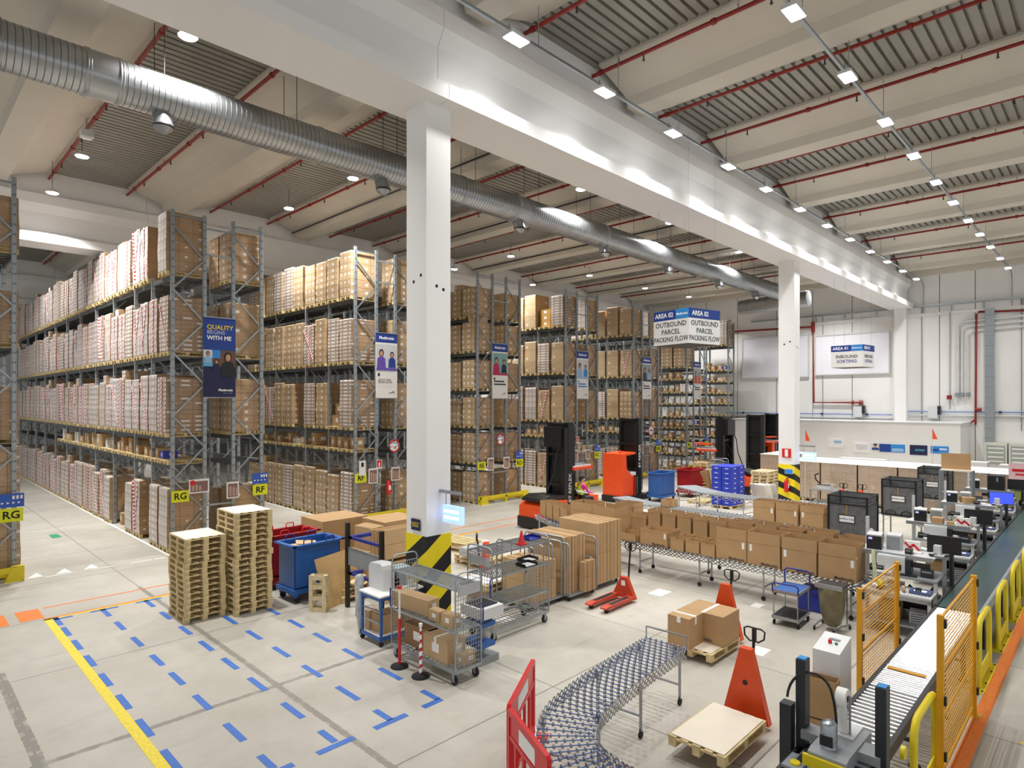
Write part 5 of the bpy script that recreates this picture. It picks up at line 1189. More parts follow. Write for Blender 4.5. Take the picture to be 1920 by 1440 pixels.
# ================================================================ reach trucks
def reach_fn(kind):
    """drives toward +x; origin on the floor under the mast"""
    def fn():
        out = []
        hm = 3.72
        if kind == 'cab': # long truck, mast behind the operator, guard over +x side
            b = MB(); b.prism([(-1.55, .12), (-.25, .12), (-.25, .95), (-1.15, 1.02), (-1.5, .8)], 'y', -.6, .6, ORANGE); out.append(('battery_hood', b))
            c = MB(); c.prism([(-1.58, .05), (.9, .05), (.9, .3), (-1.58, .42)], 'y', -.62, .62, BLACK); out.append(('chassis', c))
            c = MB(); c.prism([(-1.5, .98), (-.3, 1.0), (-.3, 1.12), (-1.1, 1.18), (-1.45, 1.08)], 'y', -.5, .5, BLACK); out.append(('hood_pad', c))
            d = MB(); d.box(.95, -.62, .1, 1.55, .62, .95, ORANGE); d.box(.6, -.62, .1, .95, -.5, .7, ORANGE); out.append(('front_cowl', d))
        else:
            b = MB(); b.prism([(-1.35, .1), (-.25, .1), (-.3, 1.05), (-.75, 1.25), (-1.0, 1.5), (-1.05, 2.1), (-1.35, 2.12)], 'y', -.5, .55, ORANGE); out.append(('cabin_shell', b))
            c = MB(); c.prism([(-1.4, .03), (.9, .03), (.9, .22), (-1.4, .3)], 'y', -.56, .58, BLACK); out.append(('chassis', c))
            d = MB(); d.prism([(-1.0, 1.25), (-.7, 1.15), (-.8, 1.65), (-.98, 1.85)], 'y', -.3, .3, BLACK); out.append(('seat', d))
            d = MB(); d.box(-.6, -.45, 1.15, -.15, .45, 1.3, GREYP); d.bar((-.28, 0, .2), (-.28, 0, 1.2), .1, .1, GREYP); d.box(-.5, -.56, .3, -.35, -.5, 1.1, BREDM); d.box(-.18, -.5, .3, -.12, -.44, 1.1, mat('green_gas_bottle', '#2c8a5a', .4)); out.append(('console', d))
        m = MB()
        for y in (-.42, .42):
            m.box(-.1, y-.09, .1, .12, y+.09, hm, BLACK); m.box(.12, y-.06, .1, .22, y+.06, hm-.1, DARK); m.box(-.2, y-.05, .1, -.1, y+.05, hm-.15, BLACK)
        for z in (.4, 1.4, 2.5, hm-.12): m.box(-.18, -.42, z, .18, .42, z+.1, BLACK)
        m.box(-.06, -.36, .2, .04, .36, hm-.1, BLACK)
        if kind == 'cab': m.box(-.4, -.4, hm-.9, -.15, .4, hm-.15, BLACK); m.box(-.3, -.5, .1, .3, -.34, hm-.2, BLACK)
        out.append(('mast', m))
        w = MB()
        for y in (-.5, .5): w.cyl((.75, y-.06, .16), (.75, y+.06, .16), .16, RUB, 14); w.cyl((-1.0, y-.08, .17), (-1.0, y+.08, .17), .17, RUB, 14)
        out.append(('wheels', w))
        f = MB()
        for y in (-.25, .25): f.prism([(.2, .1), (1.35, .08), (1.35, .1), (.26, .15), (.26, .8), (.2, .8)], 'y', y-.06, y+.06, BLACK)
        for z in (.3, .6, .9): f.box(.2, -.4, z, .24, .4, z+.04, BLACK)
        out.append(('forks', f))
        if kind == 'cab':
            g = MB(); g.box(.1, -.6, 1.98, 1.25, .6, 2.08, ORANGE); g.box(.15, -.55, 2.08, 1.2, .55, 2.13, GREYP)
            for k in range(5): g.box(.2+.2*k, -.5, 2.13, .28+.2*k, .5, 2.15, GREYM)
            g.box(.4, .3, 2.3, 1.25, .62, 2.38, ORANGE); out.append(('overhead_guard', g))
            q = MB()
            for x, y in ((.25, -.45), (.55, .45), (.25, .45)): q.cyl((x, y, .3), (x, y, 2.0), .035, STEEL, 8)
            out.append(('guard_pillar', q))
            s = MB(); s.box(.3, -.3, .3, .7, .3, .75, BLACK); s.box(.25, -.28, .75, .38, .28, 1.35, BLACK); out.append(('seat', s))
            c = MB(); c.box(.95, -.4, .9, 1.3, .3, 1.0, BLACK); c.bar((1.0, 0, .9), (.85, 0, 1.1), .05, .05, BLACK); c.cyl((.84, 0, 1.1), (.86, 0, 1.13), .14, BLACK, 16); out.append(('control_console', c))
            h = MB(); h.tube([(-.25, -.3, 3.1), (-.5, -.3, 2.6), (-.62, -.25, 1.9), (-.9, -.2, 1.3), (-1.0, -.2, 1.1)], .025, BLACK, 6); h.tube([(-.2, .1, 2.4), (-.45, 0, 1.9), (-.4, 0, 1.5), (-.2, 0, 1.9)], .02, BLACK, 6); out.append(('hydraulic_hose', h))
        else:
            g = MB(); g.prism([(-1.35, 2.1), (-1.35, 2.16), (-.3, 2.2), (-.25, 2.12), (-.9, 2.08)], 'y', -.48, .52, ORANGE); out.append(('overhead_guard', g))
            h = MB(); h.cyl((-1.1, -.2, 2.18), (-1.1, -.2, 2.3), .05, ORANGE, 10); out.append(('beacon_lamp', h))
            k = MB()
            for z in (.5, .7, .9, 1.1): k.box(.55, -.3, z, .58, .4, z+.02, BLACK)
            for y in (-.3, -.1, .1, .3): k.box(.55, y, .4, .58, y+.02, 1.2, BLACK)
            out.append(('load_backrest', k))
        return out
    return fn
o = put('rc', reach_fn('cab'), 'reach_truck', (17.55, 14.75, 0), 0, 'orange and black reach truck with the seated driver', 'reach truck')
text('BT REFLEX', .22, PAPER, (-.0, -.515, 1.35), (PI/2, -PI/2, 0), o)
o = put('rs', reach_fn('side'), 'reach_truck', (24.2, 16.1, 0), 0, 'orange reach truck with tall orange shell, unmanned, left of the far blue bin', 'reach truck')
text('BT REFLEX', .22, PAPER, (-.0, -.515, 2.0), (PI/2, -PI/2, 0), o)
put('rc', None, 'reach_truck', (29.7, 14.2, 0), PI*.5, 'reach truck behind the blue totes, leftmost mast of the three far ones', 'reach truck')
put('rs', None, 'reach_truck', (35.4, 15.0, 0), PI, 'reach truck in front of the white office wall, middle of the three far masts', 'reach truck')
put('rc', None, 'reach_truck', (38.6, 15.3, 0), PI*.9, 'reach truck with its mast half hidden by the far column', 'reach truck')
# ---------------------------------------------------------------- people
def skin_person(name, joints, loc, rz, label, cloth, arm, legm):
    """joints: dict of name->(pos, radius, parent); one continuous body with clothes by height"""
    me = bpy.data.meshes.new('person'); names = list(joints); idx = {n: i for i, n in enumerate(names)}
    me.from_pydata([joints[n][0] for n in names], [(idx[n], idx[joints[n][2]]) for n in names if joints[n][2]], [])
    o = bpy.data.objects.new(name, me); C.objects.link(o)
    s = o.modifiers.new('s', 'SKIN'); u = o.modifiers.new('u', 'SUBSURF'); u.levels = 2; u.render_levels = 2
    for n in names:
        v = me.skin_vertices[0].data[idx[n]]; r_ = joints[n][1]; v.radius = (r_, r_) if not isinstance(r_, tuple) else r_
        v.use_root = joints[n][2] is None
    dg = bpy.context.evaluated_depsgraph_get(); m2 = bpy.data.meshes.new_from_object(o.evaluated_get(dg)); o.modifiers.clear(); o.data = m2
    for m in (SKIN, cloth, arm, legm): m2.materials.append(m)
    for p in m2.polygons:
        c = p.center; best = min(names, key=lambda n: (Vector(joints[n][0])-c).length)
        p.material_index = joints[best][3]; p.use_smooth = True
    o.location = loc; o.rotation_euler = (0, 0, rz)
    return tag(o, label, 'person')
def hand(J, base, root, pos, d, side):
    """palm with four fingers and a thumb, as short chains rooted in the palm"""
    p = Vector(pos); d = Vector(d).normalized(); s = Vector((0, 0, 1)).cross(d).normalized()*side
    J[base+'palm'] = (tuple(p+d*.05), (.036, .018), root, 0)
    for k in range(4):
        q = p+d*.09+s*(.027-.018*k); L = (.06, .07, .066, .05)[k]
        J[base+'f%da' % k] = (tuple(q), .0095, base+'palm', 0); J[base+'f%db' % k] = (tuple(q+d*L*.55+Vector((0, 0, -.008))), .0085, base+'f%da' % k, 0); J[base+'f%dc' % k] = (tuple(q+d*L*.85+Vector((0, 0, -.03))), .0075, base+'f%db' % k, 0)
    q = p+d*.03+s*.045; J[base+'t1'] = (tuple(q), .011, base+'palm', 0); J[base+'t2'] = (tuple(q+d*.04+s*.012), .009, base+'t1', 0)
def head_parts(o, at, yaw, mask, hairm, cap=False):
    x, y, z = at; R = Matrix.Translation(at) @ Matrix.Rotation(yaw, 4, 'Z')
    h = MB()
    def B(c, rx, ry, rz_, m, n=14, k=10):
        t = MB(); t.ball(c, rx, ry, rz_, m, n, k); h.add([tuple(R @ Vector(v)) for v in t.v], t.f, m, True)
    B((-.02, 0, .035), .1, .084, .105, hairm); B((-.075, 0, -.02), .05, .07, .08, hairm)
    h.obj('hair', o)
    h = MB()
    for s in (-1, 1): B((.088, s*.032, .0), .008, .012, .007, BLACK, 8, 6)
    for s in (-1, 1): B((.0, s*.08, -.015), .018, .01, .03, SKIN, 8, 6)
    B((.1, 0, -.02), .016, .011, .02, SKIN, 8, 6); B((.09, 0, -.055), .01, .022, .006, mat('lips', '#a4584e', .5), 8, 6); h.obj('face_features', o)
    if mask: h = MB(); B((.062, 0, -.05), .045, .058, .045, mat('pale_blue_mask', '#bcd6ea', .6)); h.obj('face_mask', o)
J = {'pelvis': ((0, 0, 0), (.15, .13), None, 3), 'spine': ((.01, 0, .18), (.13, .1), 'pelvis', 1), 'chest': ((.03, 0, .38), (.16, .12), 'spine', 1), 'neck': ((.04, 0, .53), .052, 'chest', 0), 'head': ((.05, 0, .66), (.082, .095), 'neck', 0), 'top': ((.05, 0, .72), .075, 'head', 0)}
for s, n in ((-1, 'r'), (1, 'l')):
    J.update({n+'sh': ((.03, s*.19, .46), .065, 'chest', 2), n+'el': ((.13, s*.25, .22), .043, n+'sh', 2), n+'wr': ((.38, s*.16, .17), .028, n+'el', 2), n+'hip': ((.04, s*.1, -.03), .095, 'pelvis', 3), n+'kn': ((.42, s*.12, -.02), .065, n+'hip', 3), n+'an': ((.46, s*.12, -.42), .042, n+'kn', 3), n+'to': ((.6, s*.13, -.46), .035, n+'an', 3)})
    hand(J, n, n+'wr', (.39, s*.16, .17), (1, -s*.1, 0), -s)
o = skin_person('person', J, (18.0, 14.1, .98), -.3, 'person in hi-vis vest with magenta sleeves and mask driving the reach truck', HIVIS, PINK, BLACK)
head_parts(o, (.055, 0, .68), 0, True, HAIR)
b = MB(); b.lathe([(.19, .2), (.192, .205), (.192, .25), (.19, .255)], PAPER, (.02, 0, 0), 20); b.obj('reflective_band', o)
J2 = {'pelvis': ((0, 0, .95), (.15, .12), None, 3), 'spine': ((.03, 0, 1.12), (.13, .1), 'pelvis', 1), 'chest': ((.1, 0, 1.32), (.16, .12), 'spine', 1), 'neck': ((.15, 0, 1.46), .052, 'chest', 0), 'head': ((.2, 0, 1.58), (.08, .095), 'neck', 0), 'top': ((.21, 0, 1.64), .072, 'head', 0)}
for s, n in ((-1, 'r'), (1, 'l')):
    J2.update({n+'sh': ((.1, s*.19, 1.38), .065, 'chest', 2), n+'el': ((.22, s*.24, 1.12), .043, n+'sh', 2), n+'wr': ((.44, s*.14, 1.02), .028, n+'el', 0), n+'hip': ((0, s*.1, .9), .095, 'pelvis', 3), n+'kn': ((.03, s*.11, .5), .062, n+'hip', 3), n+'an': ((-.02, s*.11, .09), .04, n+'kn', 3), n+'to': ((.13, s*.12, .035), .035, n+'an', 3)})
    hand(J2, n, n+'wr', (.45, s*.14, 1.02), (1, -s*.1, -.1), -s)
o = skin_person('person', J2, (28.1, 2.5, 0), PI, 'person in hi-vis vest working at a packing desk, cut off by the right edge', HIVIS, HIVIS, BLACK)
head_parts(o, (.21, 0, 1.6), 0, False, HAIR)

# ---------------------------------------------------------------- mesh bag stands
def bag_fn():
    W, D, H_ = .95, .93, 1.1   # W along x, D along y; origin lower near corner
    out = []
    b = MB(); t = .012
    b.box(0, 0, .0, t, D, H_-.18, MESHB); b.box(0, 0, 0, W, t, H_-.18, MESHB); b.box(W-t, 0, 0, W, D, H_, MESHB); b.box(0, D-t, 0, W, D, H_, MESHB); b.box(0, 0, 0, W, D, t, MESHB)
    out.append(('mesh_bag', b))
    f = MB()
    for x, y in ((0, 0), (W, 0), (0, D), (W, D)): f.box(x-.025, y-.025, -.03, x+.025, y+.025, H_+.03, BLACK)
    for z in (0, H_-.2, H_): f.box(-.02, -.02, z-.02, -.0, D, z+.02, BLACK); f.box(0, -.02, z-.02, W, 0, z+.02, BLACK); f.box(W, 0, z-.02, W+.02, D, z+.02, BLACK); f.box(0, D, z-.02, W, D+.02, z+.02, BLACK)
    out.append(('support_frame', f))
    for y in (.25, .68):
        h = MB(); h.tube([(-.02, y-.15, 0), (-.03, y-.12, .1), (-.03, y, .15), (-.03, y+.12, .1), (-.02, y+.15, 0)], .014, BLACK, 6); out.append(('carry_loop', h))
    l = MB(); l.box(-.012, .3, .43, -.002, .66, .6, PAPER); out.append(('label_card', l))
    p = MB(); p.box(-.016, .28, .41, -.012, .68, .43, BLACK); p.box(-.016, .28, .6, -.012, .68, .62, BLACK); p.box(-.016, .28, .41, -.012, .3, .62, BLACK); p.box(-.016, .66, .41, -.012, .68, .62, BLACK); out.append(('card_border', p))
    g = MB(); g.box(-.014, .46, .62, -.002, .5, .9, CARDIN); out.append(('seam_tape', g))
    s = MB()
    for x, y in ((.03, .03), (W-.03, .03), (.03, D-.03), (W-.03, D-.03)): s.box(x-.02, y-.02, -.87, x+.02, y+.02, 0, STEEL)
    s.box(0, 0, -.06, W, D, -.03, STEEL); out.append(('stand_leg', s))
    return out
for i, (x, y) in enumerate(((17.85, 4.66), (22.65, 4.55), (27.5, 4.52))):
    o = put('bag', bag_fn, 'mesh_bag_stand', (x, y, .88), 0, 'grey mesh bag on a black frame, %s' % ['nearest to the open cartons', 'middle of the three', 'farthest of the three'][i], 'bag stand', 'grey mesh bag stands'); text('AirPlus Void', .07, NAVY, (-.0165, .48, .515), RNX, o)
b = MB(); b.lathe([(.03, 0), (.1, .08), (.13, .3), (.11, .5), (.06, .62), (.02, .66)], FILM, n=12); o = b.obj('air_pillow_bag', loc=(17.7, 4.52, .6)); tag(o, 'crumpled clear air-pillow bag hanging beside the last large carton', 'packing bag')
b = MB(); b.lathe([(.03, 0), (.14, .08), (.15, .4), (.1, .6), (.02, .66)], FILM, n=12); o = b.obj('air_pillow_bag', loc=(22.5, 4.4, .6)); tag(o, 'pale clear air-pillow bag between the first and middle mesh bags', 'packing bag')

# ---------------------------------------------------------------- packing workstations
def monitor(x, y, z, rz, label, scr=BLACK, s=1.0):
    r = tag(empty('monitor', (x, y, z), rz), label, 'monitor')
    b = MB(); b.box(-.02, -.29*s, .12, .02, .29*s, .48*s, BLACK); b.obj('casing', r); b = MB(); b.box(-.024, -.28*s, .135, -.02, .28*s, .47*s, scr); b.obj('screen', r)
    b = MB(); b.bar((.03, 0, .05), (.03, 0, .25), .05, .03, GREYP); b.bar((.03, 0, .07), (.03, -.16, .07), .04, .04, GREYP); b.obj('stand', r)
def boxprinter(x, y, z, rz, label, sz=(.4, .27, .3), top=GREYP):
    r = tag(empty('label_printer', (x, y, z), rz), label, 'printer'); L, W, H_ = sz
    b = MB(); b.box(-L/2, -W/2, 0, L/2, W/2, H_*.92, GREYM); b.obj('casing', r); b = MB(); b.box(-L/2, -W/2, H_*.92, L/2, W/2, H_, top); b.obj('lid', r)
    b = MB(); b.box(-L/2-.012, -W/2, 0, -L/2, W/2, H_*.9, BLACK); b.obj('front_panel', r); b = MB(); b.box(-L/2-.016, W*.12, H_*.68, -L/2-.012, W*.38, H_*.82, SCRB if 0 else mat('lilac_display', '#b8b4ff', .3, 0, 0, 3, 0, .8)); b.obj('display', r)
def scale_unit(x, y, z, label):
    r = tag(empty('weighing_scale', (x, y, z)), label, 'scale'); b = MB(); b.box(-.14, -.17, 0, .14, .17, .05, mat('slate_casing', '#55608a', .4)); b.obj('casing', r); b = MB(); b.box(-.09, -.1, .05, .02, .1, .054, SCRW); b.obj('display', r)
ALU = mat('pale_aluminium', '#cfd2d4', .4, .2, .05, 5)
def station_fn():
    W = 1.45  # along x from the near front edge, desk depth along y 1.15
    out = []
    d = MB(); d.box(0, 0, .78, .65, 1.15, .82, GREYP); d.box(0, 0, .7, .03, 1.15, .78, STEEL); d.box(.06, .55, .822, .5, 1.05, .83, GREYM); d.box(.1, .6, .83, .46, 1.0, .833, STEEL)
    out.append(('desk_top', d))
    s = MB(); s.box(.5, 0, 1.0, 1.4, 1.2, 1.04, GREYM); out.append(('middle_shelf', s))
    s = MB(); s.box(.75, .1, 1.38, 1.4, 1.45, 1.41, GREYP); s.box(.73, .1, 1.34, .76, 1.45, 1.42, STEEL); out.append(('upper_shelf', s))
    s = MB(); s.box(.02, .02, .2, 1.4, 1.15, .23, STEEL); out.append(('bottom_shelf', s))
    for x, y, h in ((.03, .03, .78), (.03, 1.12, .78), (1.4, .03, 1.55), (1.4, 1.42, 2.0), (.55, .03, 1.0)):
        p = MB(); p.box(x-.03, y-.03, 0, x+.03, y+.03, h, ALU); out.append(('post', p))
    k = MB(); k.box(.72, .15, 1.2, .76, .95, 1.3, BLACK); out.append(('scanner_bar', k))
    pr = MB(); 
    for a in range(10):
        for c in range(8): pr.box(.05+.05*a, .05+.055*c, .8205, .06+.05*a, .065+.055*c, .8225, DARK)
    out.append(('perforation', pr))
    cb = MB(); cb.tube([(1.0, .1, .3), (.95, .4, .6), (1.1, .7, .35), (1.2, 1.0, .65)], .03, BLACK, 6); cb.tube([(1.2, .1, .9), (1.1, .3, .5), (1.25, .6, .7), (1.3, .8, .3)], .025, RUB, 6); cb.box(.9, .3, .3, 1.3, .8, .6, BLACK); out.append(('cable_box', cb))
    ar = MB(); ar.cyl((1.35, -.1, .0), (1.35, -.1, 1.5), .04, DARK, 8); ar.bar((1.35, -.1, 1.4), (.95, .2, 1.45), .04, .04, DARK); out.append(('monitor_arm', ar))
    return out
SN = ['nearest', 'second', 'third', 'fourth', 'fifth']
for i in range(4):
    X = 13.65+4.2*i; Y = 2.5; nm = SN[i]+' packing desk'
    put('ws', station_fn, 'packing_desk', (X, Y, 0), 0, 'grey aluminium packing desk with shelves, %s along the belt' % SN[i], 'packing desk', 'packing desks along the belt')
    monitor(X+1.3, Y+.02, 1.32, .12, 'flat black monitor turned to the aisle above the '+nm if i != 2 else 'monitor with a bright blue screen at the third packing desk', SCRB if i == 2 else BLACK, .98)
    boxprinter(X+1.1, Y+1.2, 1.411, .15, 'grey label printer with small lilac display on the upper shelf of the '+nm)
    scale_unit(X+.3, Y+.22, .825, 'slate scale with lit display on the '+nm)
    if i < 3:
        r = tag(empty('office_printer', (X+.85, Y+.82, 1.041), .1), 'pale multifunction printer on the %s' % nm, 'printer'); b = MB(); b.box(-.22, -.24, 0, .22, .24, .3, GREYP); b.obj('casing', r)
        b = MB(); b.box(-.22, -.24, .3, .22, .24, .34, WMETAL); b.box(-.1, -.16, .34, .16, .16, .345, DARK); b.obj('lid', r); b = MB(); b.box(-.225, -.34, .0, .2, -.24, .3, DARK); b.obj('side_cover', r)
        b = MB(); b.box(-.08, -.06, -.15, .08, .06, .02, GREYP); b.box(-.15, -.12, -.17, .1, .12, -.15, WMETAL); o = b.obj('roll_dispenser', loc=(X+1.15, Y+.1, 1.6)); tag(o, 'white paper roll dispenser at the right post of the '+nm, 'dispenser')
        r = tag(empty('power_box', (X+1.28, Y+.88, 1.411), .1), 'boxy pale casing beside the label printer of the '+nm, 'equipment'); b = MB(); b.box(-.17, -.13, 0, .17, .13, .3, GREYP); b.obj('casing', r); b = MB(); b.box(-.175, -.12, 0, -.17, .12, .27, GREYM); b.obj('front_panel', r)
    b = MB(); b.box(-.15, -.18, 0, .15, .18, .34, CARD); tag(b.obj('carton', loc=(X+.4, Y+.75, .231)), 'small brown carton on the bottom shelf of the '+nm, 'carton')
    r = tag(empty('crate', (X+.45, Y+.3, .231), .15), 'grey striped crate on the bottom shelf of the '+nm, 'crate'); b = MB(); b.box(-.16, -.13, 0, .16, .13, .2, GREYP); b.obj('crate_body', r); b = MB()
    for k in range(4): b.box(-.165, -.11, .03+.045*k, -.16, .11, .045+.045*k, TXTG)
    b.obj('slot', r)
rnd2 = random.Random(11)
for i in range(4):
    X = 13.65+4.2*i; Y = 2.5; nm = SN[i]+' packing desk'
    r = tag(empty('keyboard', (X+.62, Y+.55, 1.041), .1), 'black keyboard on the middle shelf of the '+nm, 'keyboard'); b = MB(); b.box(-.08, -.2, 0, .08, .2, .02, BLACK); b.obj('keyboard_base', r); b = MB()
    for k in range(4): b.box(-.065+.034*k, -.19, .02, -.04+.034*k, .19, .026, DARK)
    b.obj('key_row', r)
    for j, (dx, dy, z, s, m, w_) in enumerate(((1.0, .25, .231, (.3, .4, .42), BLACK, 'black computer case standing'), (1.15, .85, .231, (.35, .3, .5), DARK, 'dark grey bin'), (.25, .25, .822, (.12, .1, .1), BLACK, 'small black box'), (.75, .2, 1.041, (.14, .2, .16), DARK, 'dark card reader'), (.7, 1.05, 1.041, (.2, .25, .12), BLACK, 'black tray'), (.95, .55, 1.411, (.16, .12, .1), BLACK, 'black scanner cradle'))):
        b = MB(); b.box(-s[0]/2, -s[1]/2, 0, s[0]/2, s[1]/2, s[2], m); b.box(-s[0]/2-.004, -s[1]/2+.02, s[2]*.6, -s[0]/2, s[1]/2-.02, s[2]*.8, GREYM)
        tag(b.obj(w_.split()[-1] if w_.split()[-1] != 'standing' else 'computer_case', loc=(X+dx, Y+dy, z), rz=rnd2.uniform(-.2, .2)), w_+(' on' if z > .3 else ' at the bottom of')+' the '+nm, 'equipment')
    for j in range(3):
        b = MB(); b.box(-.1, -.14, 0, .1, .14, .012+.01*j, PAPER); tag(b.obj('paper_stack', loc=(X+(.3, 1.15, .62)[j], Y+(.95, .5, .9)[j], (.835, 1.411, 1.041)[j]), rz=rnd2.uniform(-.5, .5)), 'white papers on the %s of the %s' % (('desk top', 'upper shelf', 'middle shelf')[j], nm), 'paper')
    b = MB(); b.cyl((0, -.025, .06), (0, .025, .06), .06, CARD2, 14); b.cyl((0, -.026, .06), (0, .026, .06), .03, PAPER, 10); tag(b.obj('tape_roll', loc=(X+.18, Y+.48, .822)), 'brown tape roll standing on the '+nm, 'tape')
for (x, y, z, lab) in ((14.9, 3.05, 1.42, 'red and white zigzag tape box beside the nearest monitor'), (18.7, 2.75, 1.42, 'red, white and green twisted bag hanging at the second desk')):
    r = tag(empty('tape_box', (x, y, z)), lab, 'packing material'); b = MB(); b.box(-.04, -.14, 0, .04, .14, .2, PAPER); b.obj('box_body', r); b = MB(); b.bar((-.045, -.13, .03), (-.045, -.02, .14), .006, .04, REDP); b.bar((-.045, -.02, .14), (-.045, .03, .06), .006, .04, REDP); b.bar((-.045, .03, .06), (-.045, .13, .16), .006, .04, REDP); b.obj('red_print', r)
b = MB(); b.tube([(0, 0, 0), (-.03, 0, .25), (-.05, .02, .5), (-.02, .02, .62)], .035, mat('pale_green_paper', '#d6e0b8', .7), 8); tag(b.obj('paper_strip', loc=(13.75, 3.45, .95)), 'pale green paper strip hanging above the amber fence post', 'paper')
r = tag(empty('tape_dispenser', (13.75, 3.35, .83)), 'yellow tape dispenser on the nearest packing desk', 'dispenser'); b = MB(); b.cyl((0, -.04, .1), (0, .04, .1), .08, YEL, 14); b.obj('roll', r); b = MB(); b.box(-.1, -.05, 0, .15, .05, .04, BLACK); b.obj('base', r)
for i, (x, y, z, s, m, lab) in enumerate(((18.8, 3.3, 1.412, .24, CARD, 'brown carton on the upper shelf of the second desk'), (18.72, 3.02, 1.412, .16, CARD2, 'light carton in front of another on the second desk upper shelf'), (14.55, 3.98, 1.04, .2, CARD2, 'small brown box below the nearest label printer'), (23.1, 3.3, 1.412, .3, CARD, 'large brown board box above the third desk'))):
    b = MB(); b.box(-s/2, -s/2, 0, s/2, s/2, s*.6, m); tag(b.obj('carton', loc=(x, y, z), rz=.2*i), lab, 'carton')
r = tag(empty('board_rack', (26.0, 3.6, 0)), 'tall steel rack with a big brown board near the third mesh bag', 'rack')
for y in (0, .9): b = MB(); b.box(-.03, y-.03, 0, .03, y+.03, 2.1, STEEL); b.box(.4, y-.03, 0, .46, y+.03, 2.1, STEEL); b.obj('post', r)
b = MB(); b.box(-.03, 0, 2.08, .46, .9, 2.12, SHEET); b.box(-.03, 0, 1.3, .46, .9, 1.33, STEEL); b.obj('shelf', r)
b = MB(); b.box(0, 0, 0, .02, .85, .55, CARD); tag(b.obj('cardboard_sheet', loc=(26.2, 3.65, 2.13)), 'big brown cardboard sheet standing on the tall steel rack', 'cardboard')
r = tag(empty('blue_machine', (27.1, 3.1, 1.412)), 'black tower computer on the fourth packing desk', 'computer'); b = MB(); b.box(-.1, -.25, 0, .5, .2, .5, BLACK); b.obj('casing', r); b = MB(); b.box(-.105, -.1, .3, -.1, -.05, .45, GREYM); b.obj('drive_slot', r)
# pink poster boards by the wrapped pallets, bottles
r = tag(empty('pink_notice_board', (29.32, 2.45, 1.05)), 'pink and white notice board with red print at the right edge', 'notice'); b = MB(); b.box(0, -.62, 0, .03, .5, 1.15, mat('pink_board', '#f0c9cd', .6)); b.obj('board', r)
b = MB(); b.box(-.006, -.5, .85, 0, .4, .95, REDP); b.box(-.006, -.4, .72, 0, .3, .78, REDP); b.box(-.006, -.5, .1, 0, .0, .55, PAPER); b.obj('print', r)
for i, (m, dy) in enumerate(((DBLUE, .0), (BREDM, -.45))): b = MB(); b.box(-.15, -.12, 0, .15, .12, .22, m); tag(b.obj('plastic_crate', loc=(28.85, 2.85+dy, 1.02)), ['blue', 'red'][i]+' plastic crate in front of the pink notice board', 'crate')
r = tag(empty('side_table', (28.88, 2.65, 0)), 'grey table carrying the blue and red crates at the right edge', 'table'); b = MB(); b.box(-.3, -.7, .98, .3, .6, 1.02, GREYP); b.obj('tabletop', r)
for x, y in ((-.25, -.65), (.25, -.65), (-.25, .55), (.25, .55)): b = MB(); b.box(x-.02, y-.02, 0, x+.02, y+.02, .98, STEEL); b.obj('leg', r)

# ---------------------------------------------------------------- wrapped pallet rows under white top sheets
WROW = m_load('filmed_plain_greyish', '#bda893', 'y', .62, .3, (.7, .8), (.2, .35), '#e3dcd5', '#a08a74', .6, .3)
def wrow():
    my, mx = WROW, LOADS['plain'][1]
    b = MB(); b.box(-.6, -.72, .14, .6, .72, 1.75, mx, None, [mx, mx, mx, mx, my, my]); t = MB(); t.box(-.62, -.74, 1.75, .62, .74, 1.77, PAPER)
    return [('pallet', pallet_mb(1.2, 1.4, .13)), ('wrapped_cartons', b), ('top_sheet', t)]
for a in range(2):
    for c in range(8):
        put('wrow', wrow, 'sheeted_pallet', (30.0+a*1.35, 10.3-c*1.5, .001), 0, 'large white-topped wrapped pallet, %s from the left in the %s row before the office' % (ORD[c], ['front', 'back'][a]), 'pallet load', 'white-topped wrapped pallets')
for k in range(2): put('wrow', None, 'sheeted_pallet', (32.6+k*1.5, 12.6, .001), 0, 'white-topped wrapped pallet behind the far column, %s from the front' % ORD[k], 'pallet load', 'white-topped wrapped pallets')
for i, (x, y, m, s) in enumerate(((35.0, 7.5, GREYP, 1.0), (35.5, 5.2, WMETAL, .9), (36, 9.6, GREYP, 1.1), (34.8, 3.0, WMETAL, .8))):
    r = tag(empty('white_cabinet', (x, y, 0)), 'white machine cabinet behind the white-topped pallets, %s from the near side' % ORD[i], 'cabinet', 'white cabinets behind the pallets'); b = MB(); b.box(-.4, -s, 0, .4, s, 1.5+.2*(i % 2), m); b.obj('cabinet_body', r); b = MB(); b.box(-.42, -s+.1, .8, -.4, s-.1, 1.4, LG); b.obj('door', r)
for i, (u, v) in enumerate(((1510, 818), (1748, 815))):
    t = (u-960)/1164; c, s = math.cos(TH), math.sin(TH); X = (28.5, 33.0)[i]; d = X/(c+t*s); Y = d*(s-t*c); Z = 4.5-(v-752)/1164*d
    r = tag(empty('flag_pole', (X, Y, 0)), 'thin pole with an orange pennant, %s' % ['right of the far column', 'in front of the office wall at the right'][i], 'flag'); b = MB(); b.cyl((0, 0, 0), (0, 0, Z+.3), .012, GREYP, 6); b.obj('pole', r); b = MB(); b.prism([(.0, Z-.2), (-.2, Z-.2), (-.0, Z+.3)], 'x', -.01, .01, ORANGE); b.obj('pennant', r)

